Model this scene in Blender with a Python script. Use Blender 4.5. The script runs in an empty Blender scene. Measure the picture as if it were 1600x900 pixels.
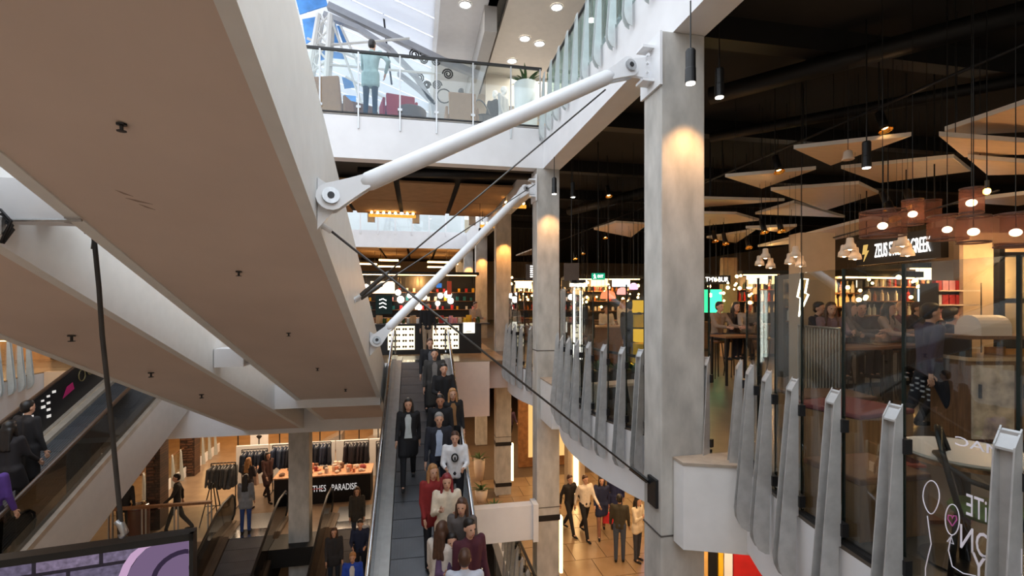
import bpy, bmesh, math, random
from mathutils import Vector, Matrix
random.seed(7)
PI = math.pi
S = bpy.context.scene
COL = S.collection
# ------------------------------------------------------------------ camera, sky, exposure
PSI = math.atan(148/750.0); CP, SP = math.cos(PSI), math.sin(PSI)
CAM = Vector((0, 0, 1.75)); FPX = 750.0; HOR = 470.0
cd = bpy.data.cameras.new('camera'); cam = bpy.data.objects.new('camera', cd); COL.objects.link(cam)
cam.location = CAM; cam.rotation_euler = (PI/2, 0, -PSI)
cd.sensor_width = 36; cd.lens = FPX/1600*36; cd.shift_y = 20/1600; cd.clip_start = .05; cd.clip_end = 300
S.camera = cam
S.view_settings.view_transform = 'Standard'; S.view_settings.look = 'None'
S.view_settings.gamma = 1; S.view_settings.use_curve_mapping = False
S.view_settings.exposure = 0.7
w = bpy.data.worlds.new('overcast_sky'); S.world = w; w.use_nodes = True
nt = w.node_tree; bg = nt.nodes['Background']
tc = nt.nodes.new('ShaderNodeTexCoord'); ns = nt.nodes.new('ShaderNodeTexNoise'); rp = nt.nodes.new('ShaderNodeValToRGB')
ns.inputs['Scale'].default_value = 3.0; ns.inputs['Detail'].default_value = 5
rp.color_ramp.elements[0].position = .36; rp.color_ramp.elements[0].color = (.42, .62, .90, 1)
rp.color_ramp.elements[1].position = .50; rp.color_ramp.elements[1].color = (.93, .965, 1, 1)
nt.links.new(tc.outputs['Generated'], ns.inputs['Vector']); nt.links.new(ns.outputs['Fac'], rp.inputs['Fac'])
nt.links.new(rp.outputs['Color'], bg.inputs['Color']); bg.inputs['Strength'].default_value = 1.75

def at(px, py, Y=None, X=None, z=None, d=None):
    """the point of a plane (Y, X, z constant, or depth d) behind a point of the 1600x900 frame"""
    a = (px-800)/FPX; b = (HOR-py)/FPX
    kx, ky = a*CP+SP, CP-a*SP
    t = Y/ky if Y is not None else X/kx if X is not None else (z-CAM.z)/b if z is not None else d
    return Vector((kx*t, ky*t, CAM.z+b*t))

# ------------------------------------------------------------------ materials
def lin(c):
    f = lambda v: (v/255/12.92) if v/255 <= .04045 else ((v/255+.055)/1.055)**2.4
    return (f(c[0]), f(c[1]), f(c[2]), 1)
MATS = {}
def mat(name, col, rough=.6, metal=0., var=.08, scale=6., bump=0., stretch=None, spec=None):
    if name in MATS: return MATS[name]
    m = bpy.data.materials.new(name); m.use_nodes = True; t = m.node_tree; p = t.nodes['Principled BSDF']
    p.inputs['Roughness'].default_value = rough; p.inputs['Metallic'].default_value = metal
    if spec is not None: p.inputs['Specular IOR Level'].default_value = spec
    c = lin(col)
    tc = t.nodes.new('ShaderNodeTexCoord'); mp = t.nodes.new('ShaderNodeMapping'); n = t.nodes.new('ShaderNodeTexNoise')
    if stretch: mp.inputs['Scale'].default_value = stretch
    n.inputs['Scale'].default_value = scale; n.inputs['Detail'].default_value = 6
    r = t.nodes.new('ShaderNodeValToRGB')
    r.color_ramp.elements[0].position = .3; r.color_ramp.elements[1].position = .7
    r.color_ramp.elements[0].color = tuple(max(0, v*(1-var*1.5)) for v in c[:3])+(1,)
    r.color_ramp.elements[1].color = tuple(min(1, v*(1+var*1.5)) for v in c[:3])+(1,)
    t.links.new(tc.outputs['Object'], mp.inputs['Vector']); t.links.new(mp.outputs['Vector'], n.inputs['Vector'])
    t.links.new(n.outputs['Fac'], r.inputs['Fac']); t.links.new(r.outputs['Color'], p.inputs['Base Color'])
    if bump:
        b = t.nodes.new('ShaderNodeBump'); b.inputs['Strength'].default_value = bump; b.inputs['Distance'].default_value = .02
        t.links.new(n.outputs['Fac'], b.inputs['Height']); t.links.new(b.outputs['Normal'], p.inputs['Normal'])
    MATS[name] = m; return m
def emis(name, col, strength):
    if name in MATS: return MATS[name]
    m = bpy.data.materials.new(name); m.use_nodes = True; t = m.node_tree
    t.nodes.remove(t.nodes['Principled BSDF']); e = t.nodes.new('ShaderNodeEmission')
    e.inputs['Color'].default_value = lin(col); e.inputs['Strength'].default_value = strength
    t.links.new(e.outputs[0], t.nodes['Material Output'].inputs['Surface'])
    MATS[name] = m; return m
def glass(name, tint, ior=1.5, rough=0.0):
    m = bpy.data.materials.new(name); m.use_nodes = True; t = m.node_tree
    t.nodes.remove(t.nodes['Principled BSDF'])
    tr = t.nodes.new('ShaderNodeBsdfTransparent'); gl = t.nodes.new('ShaderNodeBsdfGlossy'); mx = t.nodes.new('ShaderNodeMixShader'); fr = t.nodes.new('ShaderNodeFresnel')
    tr.inputs['Color'].default_value = lin(tint); gl.inputs['Roughness'].default_value = rough; fr.inputs['IOR'].default_value = ior
    gl.inputs['Color'].default_value = (.9, .95, 1, 1)
    ge = t.nodes.new('ShaderNodeNewGeometry'); mr = t.nodes.new('ShaderNodeMapRange'); mr.inputs['To Min'].default_value = ior; mr.inputs['To Max'].default_value = 1/ior
    t.links.new(ge.outputs['Backfacing'], mr.inputs['Value']); t.links.new(mr.outputs[0], fr.inputs['IOR'])
    t.links.new(fr.outputs[0], mx.inputs[0]); t.links.new(tr.outputs[0], mx.inputs[1]); t.links.new(gl.outputs[0], mx.inputs[2])
    t.links.new(mx.outputs[0], t.nodes['Material Output'].inputs['Surface'])
    MATS[name] = m; return m
def brickmat(name, c1, c2, mortar, scale, emit=0., bw=.5, rh=.25):
    m = bpy.data.materials.new(name); m.use_nodes = True; t = m.node_tree; p = t.nodes['Principled BSDF']
    tc = t.nodes.new('ShaderNodeTexCoord'); mp = t.nodes.new('ShaderNodeMapping'); mp.inputs['Rotation'].default_value = (PI/2, 0, 0)
    b = t.nodes.new('ShaderNodeTexBrick'); n = t.nodes.new('ShaderNodeTexNoise'); n.inputs['Scale'].default_value = 26; n.inputs['Detail'].default_value = 8
    mx = t.nodes.new('ShaderNodeMixRGB'); mx.blend_type = 'OVERLAY'; mx.inputs[0].default_value = .95
    b.inputs['Color1'].default_value = lin(c1); b.inputs['Color2'].default_value = lin(c2); b.inputs['Mortar'].default_value = lin(mortar)
    b.inputs['Scale'].default_value = scale; b.inputs['Brick Width'].default_value = bw; b.inputs['Row Height'].default_value = rh; b.inputs['Mortar Size'].default_value = .02
    t.links.new(tc.outputs['Object'], mp.inputs[0]); t.links.new(mp.outputs[0], b.inputs['Vector']); t.links.new(mp.outputs[0], n.inputs['Vector'])
    t.links.new(b.outputs['Color'], mx.inputs[1]); t.links.new(n.outputs['Fac'], mx.inputs[2]); t.links.new(mx.outputs[0], p.inputs['Base Color'])
    if emit:
        t.links.remove(p.inputs['Base Color'].links[0]); p.inputs['Base Color'].default_value = (.01, .01, .012, 1)
        t.links.new(mx.outputs[0], p.inputs['Emission Color']); p.inputs['Emission Strength'].default_value = emit
    p.inputs['Roughness'].default_value = .6
    MATS[name] = m; return m

WHITE = mat('white_plaster', (226, 226, 228), .55, var=.025, scale=2.5, bump=.02)
SOFFIT = mat('warm_lit_soffit', (218, 200, 188), .6, var=.03, scale=1.2, bump=.03)  # warm light from the floors below is put into this tint
CONC = mat('concrete', (184, 181, 175), .75, var=.14, scale=3.2, bump=.25, stretch=(1.5, 1.5, .7))
CEILB = mat('black_ceiling', (19, 18, 18), .8, var=.25, scale=2)
BLACK = mat('black_paint', (16, 16, 17), .45, var=.2)
DARKM = mat('dark_metal', (48, 48, 50), .4, .6, var=.1)
STEEL = mat('brushed_steel', (178, 180, 182), .34, .85, var=.1, scale=30, stretch=(1, 1, .06))
FINM = mat('fin_steel', (186, 186, 185), .45, .35, var=.1, scale=9)
CHROME = mat('chrome', (205, 208, 212), .16, 1., var=.03)
WMET = mat('white_metal', (228, 229, 231), .35, .0, var=.02)
CABLE = mat('steel_cable', (92, 90, 88), .4, .8, var=.1)
RUBBER = mat('black_rubber', (14, 14, 15), .35, var=.1)
WOODB = mat('brown_wood', (122, 84, 54), .5, var=.22, scale=5, stretch=(8, 8, .6))
WOODL = mat('light_wood', (196, 160, 120), .5, var=.12, scale=5, stretch=(8, 1, 1))
PANELB = mat('acoustic_panel', (156, 122, 84), .8, var=.08, scale=3)
FLOORT = mat('stone_floor', (168, 142, 112), .22, var=.10, scale=2.2)
FLOORD = mat('dark_floor', (88, 78, 68), .3, var=.16, scale=3)
BEIGE = mat('beige_render', (186, 168, 146), .8, var=.04, scale=4)
RED = mat('red_paint', (168, 28, 30), .45, var=.08)
GREENL = mat('leaf_green', (58, 92, 42), .5, var=.3, scale=12)
YEL = mat('yellow_paint', (226, 178, 40), .5, var=.06)
GLASS = glass('clear_glass', (246, 250, 249), 1.45)
GLASSD = glass('tinted_glass', (232, 236, 236), 1.75)
GLASSB = glass('blue_glass', (120, 172, 222), 1.4)
WARM = emis('warm_bulb', (255, 196, 120), 22)
WARMS = emis('warm_strip', (255, 206, 138), 7)
WHITEL = emis('white_light', (255, 244, 226), 14)
WSIGN = emis('white_sign', (255, 250, 244), 2.6)

# ------------------------------------------------------------------ mesh collector
class MB:
    def __init__(s): s.v = []; s.f = []
    def add(s, vs, fs):
        o = len(s.v); s.v += [Vector(v) for v in vs]; s.f += [[i+o for i in f] for f in fs]; return s
    def box(s, a, b, M=None):
        x0, x1 = sorted((a[0], b[0])); y0, y1 = sorted((a[1], b[1])); z0, z1 = sorted((a[2], b[2]))
        vs = [Vector(p) for p in ((x0,y0,z0),(x1,y0,z0),(x1,y1,z0),(x0,y1,z0),(x0,y0,z1),(x1,y0,z1),(x1,y1,z1),(x0,y1,z1))]
        if M is not None: vs = [M @ v for v in vs]
        return s.add(vs, [(3,2,1,0),(4,5,6,7),(0,1,5,4),(1,2,6,5),(2,3,7,6),(3,0,4,7)])
    def cbox(s, c, sz, M=None):
        return s.box([c[i]-sz[i]/2 for i in range(3)], [c[i]+sz[i]/2 for i in range(3)], M)
    def prism(s, poly, z0, z1):
        n = len(poly)
        if sum(poly[i][0]*poly[(i+1)%n][1]-poly[(i+1)%n][0]*poly[i][1] for i in range(n)) < 0: poly = poly[::-1]
        return s.add([(p[0],p[1],z0) for p in poly]+[(p[0],p[1],z1) for p in poly],
            [list(range(n))[::-1], list(range(n,2*n))]+[(i,(i+1)%n,(i+1)%n+n,i+n) for i in range(n)])
    def extr(s, poly3, d):
        n = len(poly3); d = Vector(d); a = [Vector(p) for p in poly3]
        return s.add(a+[p+d for p in a], [list(range(n))[::-1], list(range(n,2*n))]+[(i,(i+1)%n,(i+1)%n+n,i+n) for i in range(n)])
    def tube(s, pts, r, n=8, caps=True):
        pts = [Vector(p) for p in pts]; rs = r if isinstance(r, (list, tuple)) else [r]*len(pts)
        o = len(s.v); prev = None
        for i, p in enumerate(pts):
            t = (pts[min(i+1,len(pts)-1)]-pts[max(i-1,0)]).normalized()
            if prev is None:
                u = t.cross(Vector((0,0,1)))
                if u.length < 1e-3: u = Vector((1,0,0))
            else: u = prev-t*prev.dot(t)
            u.normalize(); prev = u; v = t.cross(u)
            for k in range(n):
                a = 2*PI*k/n; s.v.append(p+(u*math.cos(a)+v*math.sin(a))*rs[i])
        for i in range(len(pts)-1):
            for k in range(n):
                a, b = o+i*n+k, o+i*n+(k+1)%n
                s.f.append([a, b, b+n, a+n])
        if caps:
            s.f.append([o+k for k in range(n)][::-1]); s.f.append([o+(len(pts)-1)*n+k for k in range(n)])
        return s
    def lathe(s, prof, c=(0,0,0), n=14, cap=True):
        o = len(s.v)
        for r, z in prof:
            for k in range(n):
                a = 2*PI*k/n; s.v.append(Vector((c[0]+r*math.cos(a), c[1]+r*math.sin(a), c[2]+z)))
        for i in range(len(prof)-1):
            for k in range(n):
                a, b = o+i*n+k, o+i*n+(k+1)%n; s.f.append([a, b, b+n, a+n])
        if cap:
            s.f.append([o+k for k in range(n)][::-1]); s.f.append([o+(len(prof)-1)*n+k for k in range(n)])
        return s
    def ball(s, c, r, n=10, m=6):
        r = r if isinstance(r, (list, tuple)) else (r, r, r); o = len(s.v)
        s.v.append(Vector((c[0],c[1],c[2]-r[2])))
        for i in range(1, m):
            ph = -PI/2+PI*i/m
            for k in range(n):
                a = 2*PI*k/n; s.v.append(Vector((c[0]+r[0]*math.cos(ph)*math.cos(a), c[1]+r[1]*math.cos(ph)*math.sin(a), c[2]+r[2]*math.sin(ph))))
        s.v.append(Vector((c[0],c[1],c[2]+r[2]))); top = len(s.v)-1
        for k in range(n): s.f.append([o, o+1+(k+1)%n, o+1+k])
        for i in range(m-2):
            for k in range(n):
                a, b = o+1+i*n+k, o+1+i*n+(k+1)%n; s.f.append([a, b, b+n, a+n])
        for k in range(n): s.f.append([o+1+(m-2)*n+k, o+1+(m-2)*n+(k+1)%n, top])
        return s
    def mesh(s, name, m=None, off=None, smooth=False):
        me = bpy.data.meshes.new(name); vs = [tuple(v-off) for v in s.v] if off is not None else [tuple(v) for v in s.v]
        me.from_pydata(vs, [], s.f); me.update()
        if m: me.materials.append(m)
        if smooth:
            for p in me.polygons: p.use_smooth = True
        return me
    def build(s, name, m, parent=None, local=False, smooth=False, bevel=0.):
        off = None
        base = Vector((0,0,0))
        if parent is not None and not local:
            q = parent
            while q is not None: base = base+q.location; q = q.parent
            off = base
        o = bpy.data.objects.new(name, s.mesh(name, m, off, smooth)); COL.objects.link(o)
        if parent is not None: o.parent = parent
        if bevel:
            b = o.modifiers.new('b', 'BEVEL'); b.width = bevel; b.segments = 2; b.limit_method = 'ANGLE'
        return o
def tag(o, label=None, cat=None, group=None, kind=None):
    if label: o['label'] = label
    if cat: o['category'] = cat
    if group: o['group'] = group
    if kind: o['kind'] = kind
    return o
def thing(name, loc, label, cat, group=None, rz=0.):
    o = bpy.data.objects.new(name, None); COL.objects.link(o); o.empty_display_size = .1
    o.location = loc; o.rotation_euler = (0, 0, rz)
    return tag(o, label, cat, group)
def inst(name, me, parent=None, loc=(0,0,0), rot=(0,0,0), sc=None, m=None):
    o = bpy.data.objects.new(name, me); COL.objects.link(o)
    if parent is not None: o.parent = parent
    o.location = loc; o.rotation_euler = rot
    if sc is not None: o.scale = sc if isinstance(sc, (tuple, list)) else (sc, sc, sc)
    if m is not None:
        for sl in o.material_slots: sl.link = 'OBJECT'; sl.material = m
    return o
def struct(o, label=None): 
    o['kind'] = 'structure'
    if label: o['label'] = label
    return o
def copy_tree(o, parent=None):
    c = o.copy(); COL.objects.link(c); c.parent = parent
    for ch in list(o.children): copy_tree(ch, c)
    return c
def text(body, size, m, parent=None, loc=(0,0,0), rot=(PI/2,0,0), name='lettering', sx=1., ext=.004, align='CENTER', mirror=False):
    cu = bpy.data.curves.new(name, 'FONT'); cu.body = body; cu.size = size; cu.extrude = ext; cu.align_x = align; cu.align_y = 'CENTER'; cu.resolution_u = 3
    cu.materials.append(m)
    q = bpy.data.objects.new('tmp', cu); COL.objects.link(q); dg = bpy.context.evaluated_depsgraph_get(); dg.update()
    me = bpy.data.meshes.new_from_object(q.evaluated_get(dg)); bpy.data.objects.remove(q)
    o = bpy.data.objects.new(name, me); COL.objects.link(o)
    if parent is not None: o.parent = parent
    o.location = loc; o.rotation_euler = rot; o.scale = (-sx if mirror else sx, 1, 1)
    return o
ORD = ['first', 'second', 'third', 'fourth', 'fifth', 'sixth', 'seventh', 'eighth', 'ninth', 'tenth', 'eleventh', 'twelfth', 'thirteenth', 'fourteenth', 'fifteenth', 'sixteenth', 'seventeenth', 'eighteenth', 'nineteenth', 'twentieth', 'twenty-first', 'twenty-second']
def lamp(kind, loc, energy, col=(255,196,130), size=.1, rot=None, spot=None, blend=.4, sy=None):
    l = bpy.data.lights.new('lamp_light', kind); l.energy = energy; l.color = lin(col)[:3]
    if kind == 'AREA':
        l.size = size
        if sy: l.shape = 'RECTANGLE'; l.size_y = sy
    else: l.shadow_soft_size = size
    if kind == 'SPOT': l.spot_size = spot or 1.2; l.spot_blend = blend
    o = bpy.data.objects.new('lamp_light', l); COL.objects.link(o); o.location = loc
    if rot: o.rotation_euler = rot
    o['kind'] = 'helper'
    return o
def aim(o, target):
    o.rotation_euler = (Vector(target)-o.location).to_track_quat('-Z', 'Y').to_euler(); return o
# ------------------------------------------------------------------ general light: warm fittings of the shops
def area(loc, e, col, sx, sy): 
    return lamp('AREA', loc, e, col, sx, (0, 0, 0), sy=sy)
WCOL = (255, 212, 160)
area((9, 9, 3.1), 30, WCOL, 6, 8); area((10, 18, 3.1), 36, WCOL, 6, 8); area((7, 27, 3.1), 50, WCOL, 6, 8)
area((8, 3, 3.1), 24, WCOL, 5, 5)
area((5.5, 10, -1.0), 190, WCOL, 3, 10); area((6, 20, -1.0), 200, WCOL, 4, 8)
area((-4, 20, -1.9), 330, (255, 222, 184), 8, 6); area((-7, 26, -1.9), 90, (255, 190, 110), 8, 4)
area((-1, 24, 4.6), 60, WCOL, 5, 5); area((-1, 32, 4.5), 200, WCOL, 8, 5)
area((-11, 9, 4.6), 120, WCOL, 3, 10); area((-13, 4, -1.2), 330, WCOL, 4, 14); area((8, 1, -1.0), 300, WCOL, 5, 12)
area((-6, 21.5, 9.0), 40, (255, 244, 230), 3, 3); area((5, 13, 9.1), 260, (255, 244, 230), 4, 6)
# ------------------------------------------------------------------ structure
def slab(name, poly, z0, z1, m, label=None): return struct(MB().prism(poly, z0, z1).build(name, m), label)
def rect(x0, x1, y0, y1): return [(x0, y0), (x1, y0), (x1, y1), (x0, y1)]
slab('floor_basement', rect(-18, 24, -14, 44), -10.3, -10, mat('basement_stone', (214, 200, 182), .4, var=.06, scale=1.5))  # out of view, coloured pale to bounce daylight up to the undersides
# outer shell
struct(MB().box((-18.3, -14, -10), (-18, 44, 9.2)).build('wall_left', BEIGE))
struct(MB().box((24, -14, -10), (24.3, 44, 9.2)).build('wall_right', BEIGE))
struct(MB().box((-18, 44, -10), (24, 44.3, 9.2)).build('wall_far', BEIGE))
struct(MB().box((-18, -14.3, -10), (24, -14, 9.2)).build('wall_near', BEIGE))
# bays of the curved balconies
COLY = [-.85, 4.95, 10.65, 16.45, 22.3, 28.1, 33.9]
BAYS = [(-3.7, 2.95), (2.1, 2.93), (7.8, 2.62), (13.5, 2.6)]
def arcx(k, y): return BAYS[k][1]+.085*(y-BAYS[k][0])**2
def edge(off=0., ylast=13.94):
    pts = []
    for k, (yc, xb) in enumerate(BAYS):
        for j in range(15):
            y = yc-2.85+5.7*j/14
            if y <= ylast: pts.append((arcx(k, y)-off, y))
    return pts
e = edge()
slab('floor_food_court', e+[(2.62, 13.94), (24, 13.94), (24, -6.55)], -.03, 0, FLOORD, 'dark floor of the food court')
slab('trim_balcony_fascia', e+[(2.62, 13.94), (24, 13.94), (24, -6.55)], -.9, -.03, WHITE, 'white curved balcony edge')
# boxes closing the gap between a balcony and its column
BOXW = mat('box_white', (228, 227, 226), .5, var=.02); LEDGE = mat('ledge_stone', (170, 156, 140), .7, var=.1)
for k, (yc, nx) in enumerate(((4.95, 2.82), (10.65, 2.76))):
    b = MB().prism([(nx, yc-.02), (nx, yc-.22), (3.45 if k == 0 else 3.3, yc-.46 if k == 0 else yc-1.0), (3.75, yc), (3.75, yc+.3), (nx+.45, yc+.3), (nx+.45, yc)] if k == 0 else
                   [(nx, yc-.02), (nx, yc-.95), (3.2, yc-1.05), (3.7, yc+.3), (nx+.45, yc+.3), (nx+.45, yc)], -.94, -.025).build('trim_column_box', BOXW)
    struct(b, 'white box joining balcony to concrete column')
    struct(MB().prism([(nx-.01, yc-.02), (nx-.01, yc-.23), (3.46, yc-.48), (3.75, yc), (nx+.45, yc)] if k == 0 else [(nx-.01, yc-.02), (nx-.01, yc-.96), (3.2, yc-1.06), (3.7, yc), (nx+.45, yc)], -.025, .004).build('trim_column_ledge', LEDGE), 'stone ledge on the white column box')
# landing of the first floor
slab('floor_landing', rect(-16, 2.62, 13.94, 44)+[], -.03, 0, FLOORT, 'stone floor of the first floor landing')
slab('floor_food_hall', rect(2.62, 24, 13.94, 44), -.03, 0, FLOORD)
slab('trim_landing_slab', rect(-16, 24, 14.4, 44), -.9, -.03, SOFFIT)
struct(MB().box((-16, 13.94, -1.84), (-.75, 14.4, -.03)).build('trim_landing_beam', WHITE))
struct(MB().box((.95, 13.94, -1.63), (2.08, 14.4, -.03)).build('trim_landing_panel', mat('peach_panel', (232, 206, 188), .5, var=.02)), 'peach white panel beside the escalator head')
struct(MB().box((-4.6, 11.2, -.6), (-.82, 13.94, 0)).build('floor_ramp_head', WHITE))
# left balcony
le = [(-8.7-.06*(y-10.8)**2, y) for y in [7.9+j*.42 for j in range(14)]]
slab('floor_left_balcony', le+[(-9.0, 13.94), (-18, 13.94), (-18, -6), (-9.6, -6)], -.03, 0, FLOORT)
slab('trim_left_fascia', le+[(-9.0, 13.94), (-18, 13.94), (-18, -6), (-9.6, -6)], -1.0, -.03, WHITE)
struct(MB().box((-9.0, 13.8, -.95), (-7.6, 13.95, .0)).build('trim_left_panel', mat('peach_panel_deep', (236, 202, 166), .5, var=.02)))
# ground floor
slab('floor_ground', rect(-18, 2.3, 14.9, 44), -5.5, -5, mat('ground_tiles', (150, 128, 106), .3, var=.12, scale=2.4), 'tiled ground floor of the mall')
GT = mat('golden_tiles', (150, 124, 94), .25, var=.10, scale=1.4)
slab('floor_ground_right', rect(2.3, 24, -14, 44), -5.5, -5.02, mat('tile_joint', (96, 78, 60), .6), 'ground floor under the food court')
slab('floor_ground_left', rect(-18, -10, -14, 14.9), -5.5, -5, FLOORT)
fl = bpy.data.objects['floor_ground_right']
tme = MB().box((-.42, -.42, -.02), (.42, .42, .006)).mesh('tile', GT)
for i in range(9):
    for j in range(13):
        inst('tile', tme, fl, (2.75+i*.86+.43*(j % 2), 7.2+j*.86, -5.012))
struct(MB().box((-3.95, 14.0, -5.5), (-2.7, 14.9, -5)).build('floor_ground_step', BLACK))  # black colour stands in for the dark void below the column
# upper floor: far bridge, right-hand beam and slab, left-hand slab, far slab
struct(MB().box((-16, 10.65, 4.78), (2.83, 10.95, 5.68)).build('trim_bridge_fascia', WHITE), 'white edge of the upper bridge')
struct(MB().box((-16, 10.95, 4.80), (2.83, 11.2, 5.1)).build('trim_bridge_black_face', CEILB))  # black soffit face behind the white bridge edge
slab('floor_upper_bridge', rect(-16, 2.83, 10.95, 19.5), 5.4, 5.72, CEILB)
slab('floor_upper_finish', rect(-16, 2.83, 10.7, 19.5), 5.72, 5.74, mat('pale_stone', (226, 222, 216), .3, var=.03))  # unseen from below, whitened to bounce light onto the upper ceiling
struct(MB().box((2.83, -6, 4.78), (3.23, 44, 5.72)).build('trim_upper_beam', WHITE), 'white beam over the concrete columns')
slab('ceiling_food_court', rect(3.23, 24, -6, 44), 5.4, 5.72, CEILB, 'black painted ceiling over the food court')
slab('floor_upper_left', rect(-18, -9, -6, 44), 4.78, 5.72, WHITE)
struct(MB().box((-9, 28.1, 4.78), (2.83, 28.5, 5.72)).build('trim_far_fascia', WHITE))
slab('floor_upper_far', rect(-9, 2.83, 28.5, 44), 5.3, 5.72, CEILB)
# brown ceiling panels under the bridge and under the far slab
pb = struct(MB().box((-9, 11.2, 5.26), (2.83, 19.5, 5.39)).build('ceiling_bridge', CEILB))
pme = MB().box((-.78, -1.25, 0), (.78, 1.25, .06)).mesh('panel', PANELB)
for i in range(6):
    for j in range(2): inst('panel', pme, pb, (-6.6+i*1.72, 15.15+2.55*j, 5.09))
pb2 = struct(MB().box((-9, 28.6, 5.2), (2.83, 43, 5.3)).build('ceiling_far', CEILB))
for i in range(6):
    for j in range(3): inst('panel', pme, pb2, (-6.6+i*1.72, 31+2.7*j, 5.0))
# concrete columns
def column(x, y, z0, z1, wd, dp, label, name='column'):
    o = MB().box((x, y, z0), (x+wd, y+dp, z1)).build(name, CONC, bevel=.015); struct(o, label); o['category'] = 'column'
    return o
cn = ['near', 'second', 'third', 'fourth', 'fifth', 'sixth']
for k, y in enumerate(COLY[1:]):
    c = column(2.68, y, -10 if k < 3 else -5, 4.78, .54, .42, 'tall bare concrete column, %s in the row under the white beam' % cn[k])
    mb = MB()
    for z in (-3.0, 0.6 if k % 2 else -.9): mb.box((2.672, y-.006, z), (3.228, y+.43, z+.018))
    mb.build('joint_line', mat('dark_joint', (84, 80, 76), .8), c)
    if k in (1, 2):
        mb = MB()
        for z in (-4.72, -3.3): mb.box((2.665, y-.012, z), (3.235, y+.44, z+.13))
        mb.build('steel_strap', DARKM, c)
        MB().box((3.24, y+.02, -4.55), (3.30, y+.14, -3.25)).build('strip_light', WARMS, c)
    aim(lamp('SPOT', (2.98, y-.30, 4.0), 60 if k < 2 else 105, (255, 190, 120) if k < 2 else (255, 172, 88), .04, None, 1.5, .8), (2.98, y-.06, 1.6))
column(-3.52, 14.3, -10, -1.7, .55, .42, 'concrete column standing between the two lower escalators')
column(-2.0, 23.0, -5, -.9, .5, .5, 'pale column behind the clothes racks')
# ------------------------------------------------------------------ the two inclined soffits overhead
def ramp(name, x0, x1, zref, label, y0=-4.0, y1=13.93, h=1.06):
    zb = lambda y: zref+.40*(11.06-y)
    t = thing(name, (x0, 11, zb(11)), label, 'walkway')
    prof = lambda x, a, b: [(x, y0, zb(y0)+a), (x, y1, zb(y1)+a), (x, y1, zb(y1)+b), (x, y0, zb(y0)+b)]
    mb = MB(); mb.extr(prof(x0+.1, 0, .32), (x1-x0-.2, 0, 0)); mb.build('underside', SOFFIT, t)
    for xa in (x0, x1-.1):
        MB().extr(prof(xa, -.012, h if xa > x0 else .42), (.1, 0, 0)).build('side_wall', mat('wall_white', (232, 232, 230), .5, var=.02), t)  # hidden left wall cut low to let sky light into the gap
    return t, zb
ra, za = ramp('inclined_walkway', -2.6, -.80, -.36, 'large white inclined walkway with pale brown underside crossing overhead')
rb, zb_ = ramp('inclined_walkway', -4.53, -3.03, -.56, 'second inclined walkway with brown underside, behind the hanging cable')
for (px, py) in ((190, 193), (373, 424), (451, 520), (496, 575), (540, 608)):
    Y = None; lo, hi = .5, 13
    for _ in range(40):
        m_ = (lo+hi)/2; p = at(px, py, Y=m_)
        if p.z < za(m_): lo = m_
        else: hi = m_
    p = at(px, py, Y=lo)
    c = MB().lathe([(.028, 0), (.028, -.01), (.010, -.012), (.010, -.04), (.026, -.042), (.026, -.047)], (p.x, p.y, za(p.y)), 8).build('sprinkler', DARKM, ra)
for (px, py) in ((112, 524), (236, 582), (315, 616)):
    lo, hi = 3, 13
    for _ in range(40):
        m_ = (lo+hi)/2; p = at(px, py, Y=m_)
        if p.z < zb_(m_): lo = m_
        else: hi = m_
    p = at(px, py, Y=lo)
    MB().lathe([(.04, 0), (.04, -.012), (.014, -.014), (.014, -.06), (.035, -.062), (.035, -.07)], (p.x, p.y, zb_(p.y)), 8).build('sprinkler', DARKM, rb)
SCR = mat('scuff_brown', (160, 138, 124), .8)
for px, Y0, L_ in ((212, 3.95, .055), (190, 3.86, .03), (226, 4.02, .03)):
    lo = Y0; p = at(px, 262, Y=lo); q = [(p.x-L_, lo-.02), (p.x, lo+.0), (p.x+L_*1.6, lo+.05), (p.x, lo+.025)]
    MB().extr([(x, y, za(y)-.002) for x, y in q], (0, 0, .003)).build('scuff_mark', SCR, ra)
# cross members between the two walkways
struct(MB().box((-3.02, 4.2, 2.34), (-2.61, 4.4, 2.66)).build('trim_cross_member', WHITE))
struct(MB().box((-3.02, 4.54, 2.40), (-2.605, 4.74, 2.62)).build('trim_cross_member', WHITE))
struct(MB().box((-3.02, 8.0, .74), (-2.61, 8.3, 1.02)).build('trim_cross_member', WHITE))
# ------------------------------------------------------------------ balustrades of steel fins and glass
def fin_mesh(zb=-.55, zt=1.12, wb=.165, wt=.05):
    prof = [(0, zt), (wt, zt-.09), (wb, zb+.2), (wb-.012, zb+.11), (wb-.05, zb+.035), (wb-.11, zb), (.02, zb), (.02, 0), (0, 0)]
    mb = MB()
    for s in (-.046, .038): mb.extr([(s, -r, z) for r, z in prof], (.008, 0, 0))
    mb.extr([(-.044, -.0, zt-.02), (-.044, -.014, zt-.02), (-.044, -.03, zb+.05), (-.044, -.02, zb+.05)], (.088, 0, 0))
    mb.extr([(-.044, 0, zt-.012), (-.044, -wt, zt-.10), (-.044, -wt, zt-.112), (-.044, 0, zt-.024)], (.088, 0, 0))
    return mb.mesh('fin', FINM)
FIN = fin_mesh()
FINM2 = FINM; FINM = mat('fin_steel_pale', (206, 212, 212), .45, .3, var=.05, scale=9)
FINU = fin_mesh(-.34, 1.18, .13, .03); FINM = FINM2
CLIP = MB().cbox((0, .02, 0), (.13, .05, .09)).mesh('clip', DARKM)
JOINT = mat('joint_dark_green', (18, 30, 27), .2)
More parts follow.
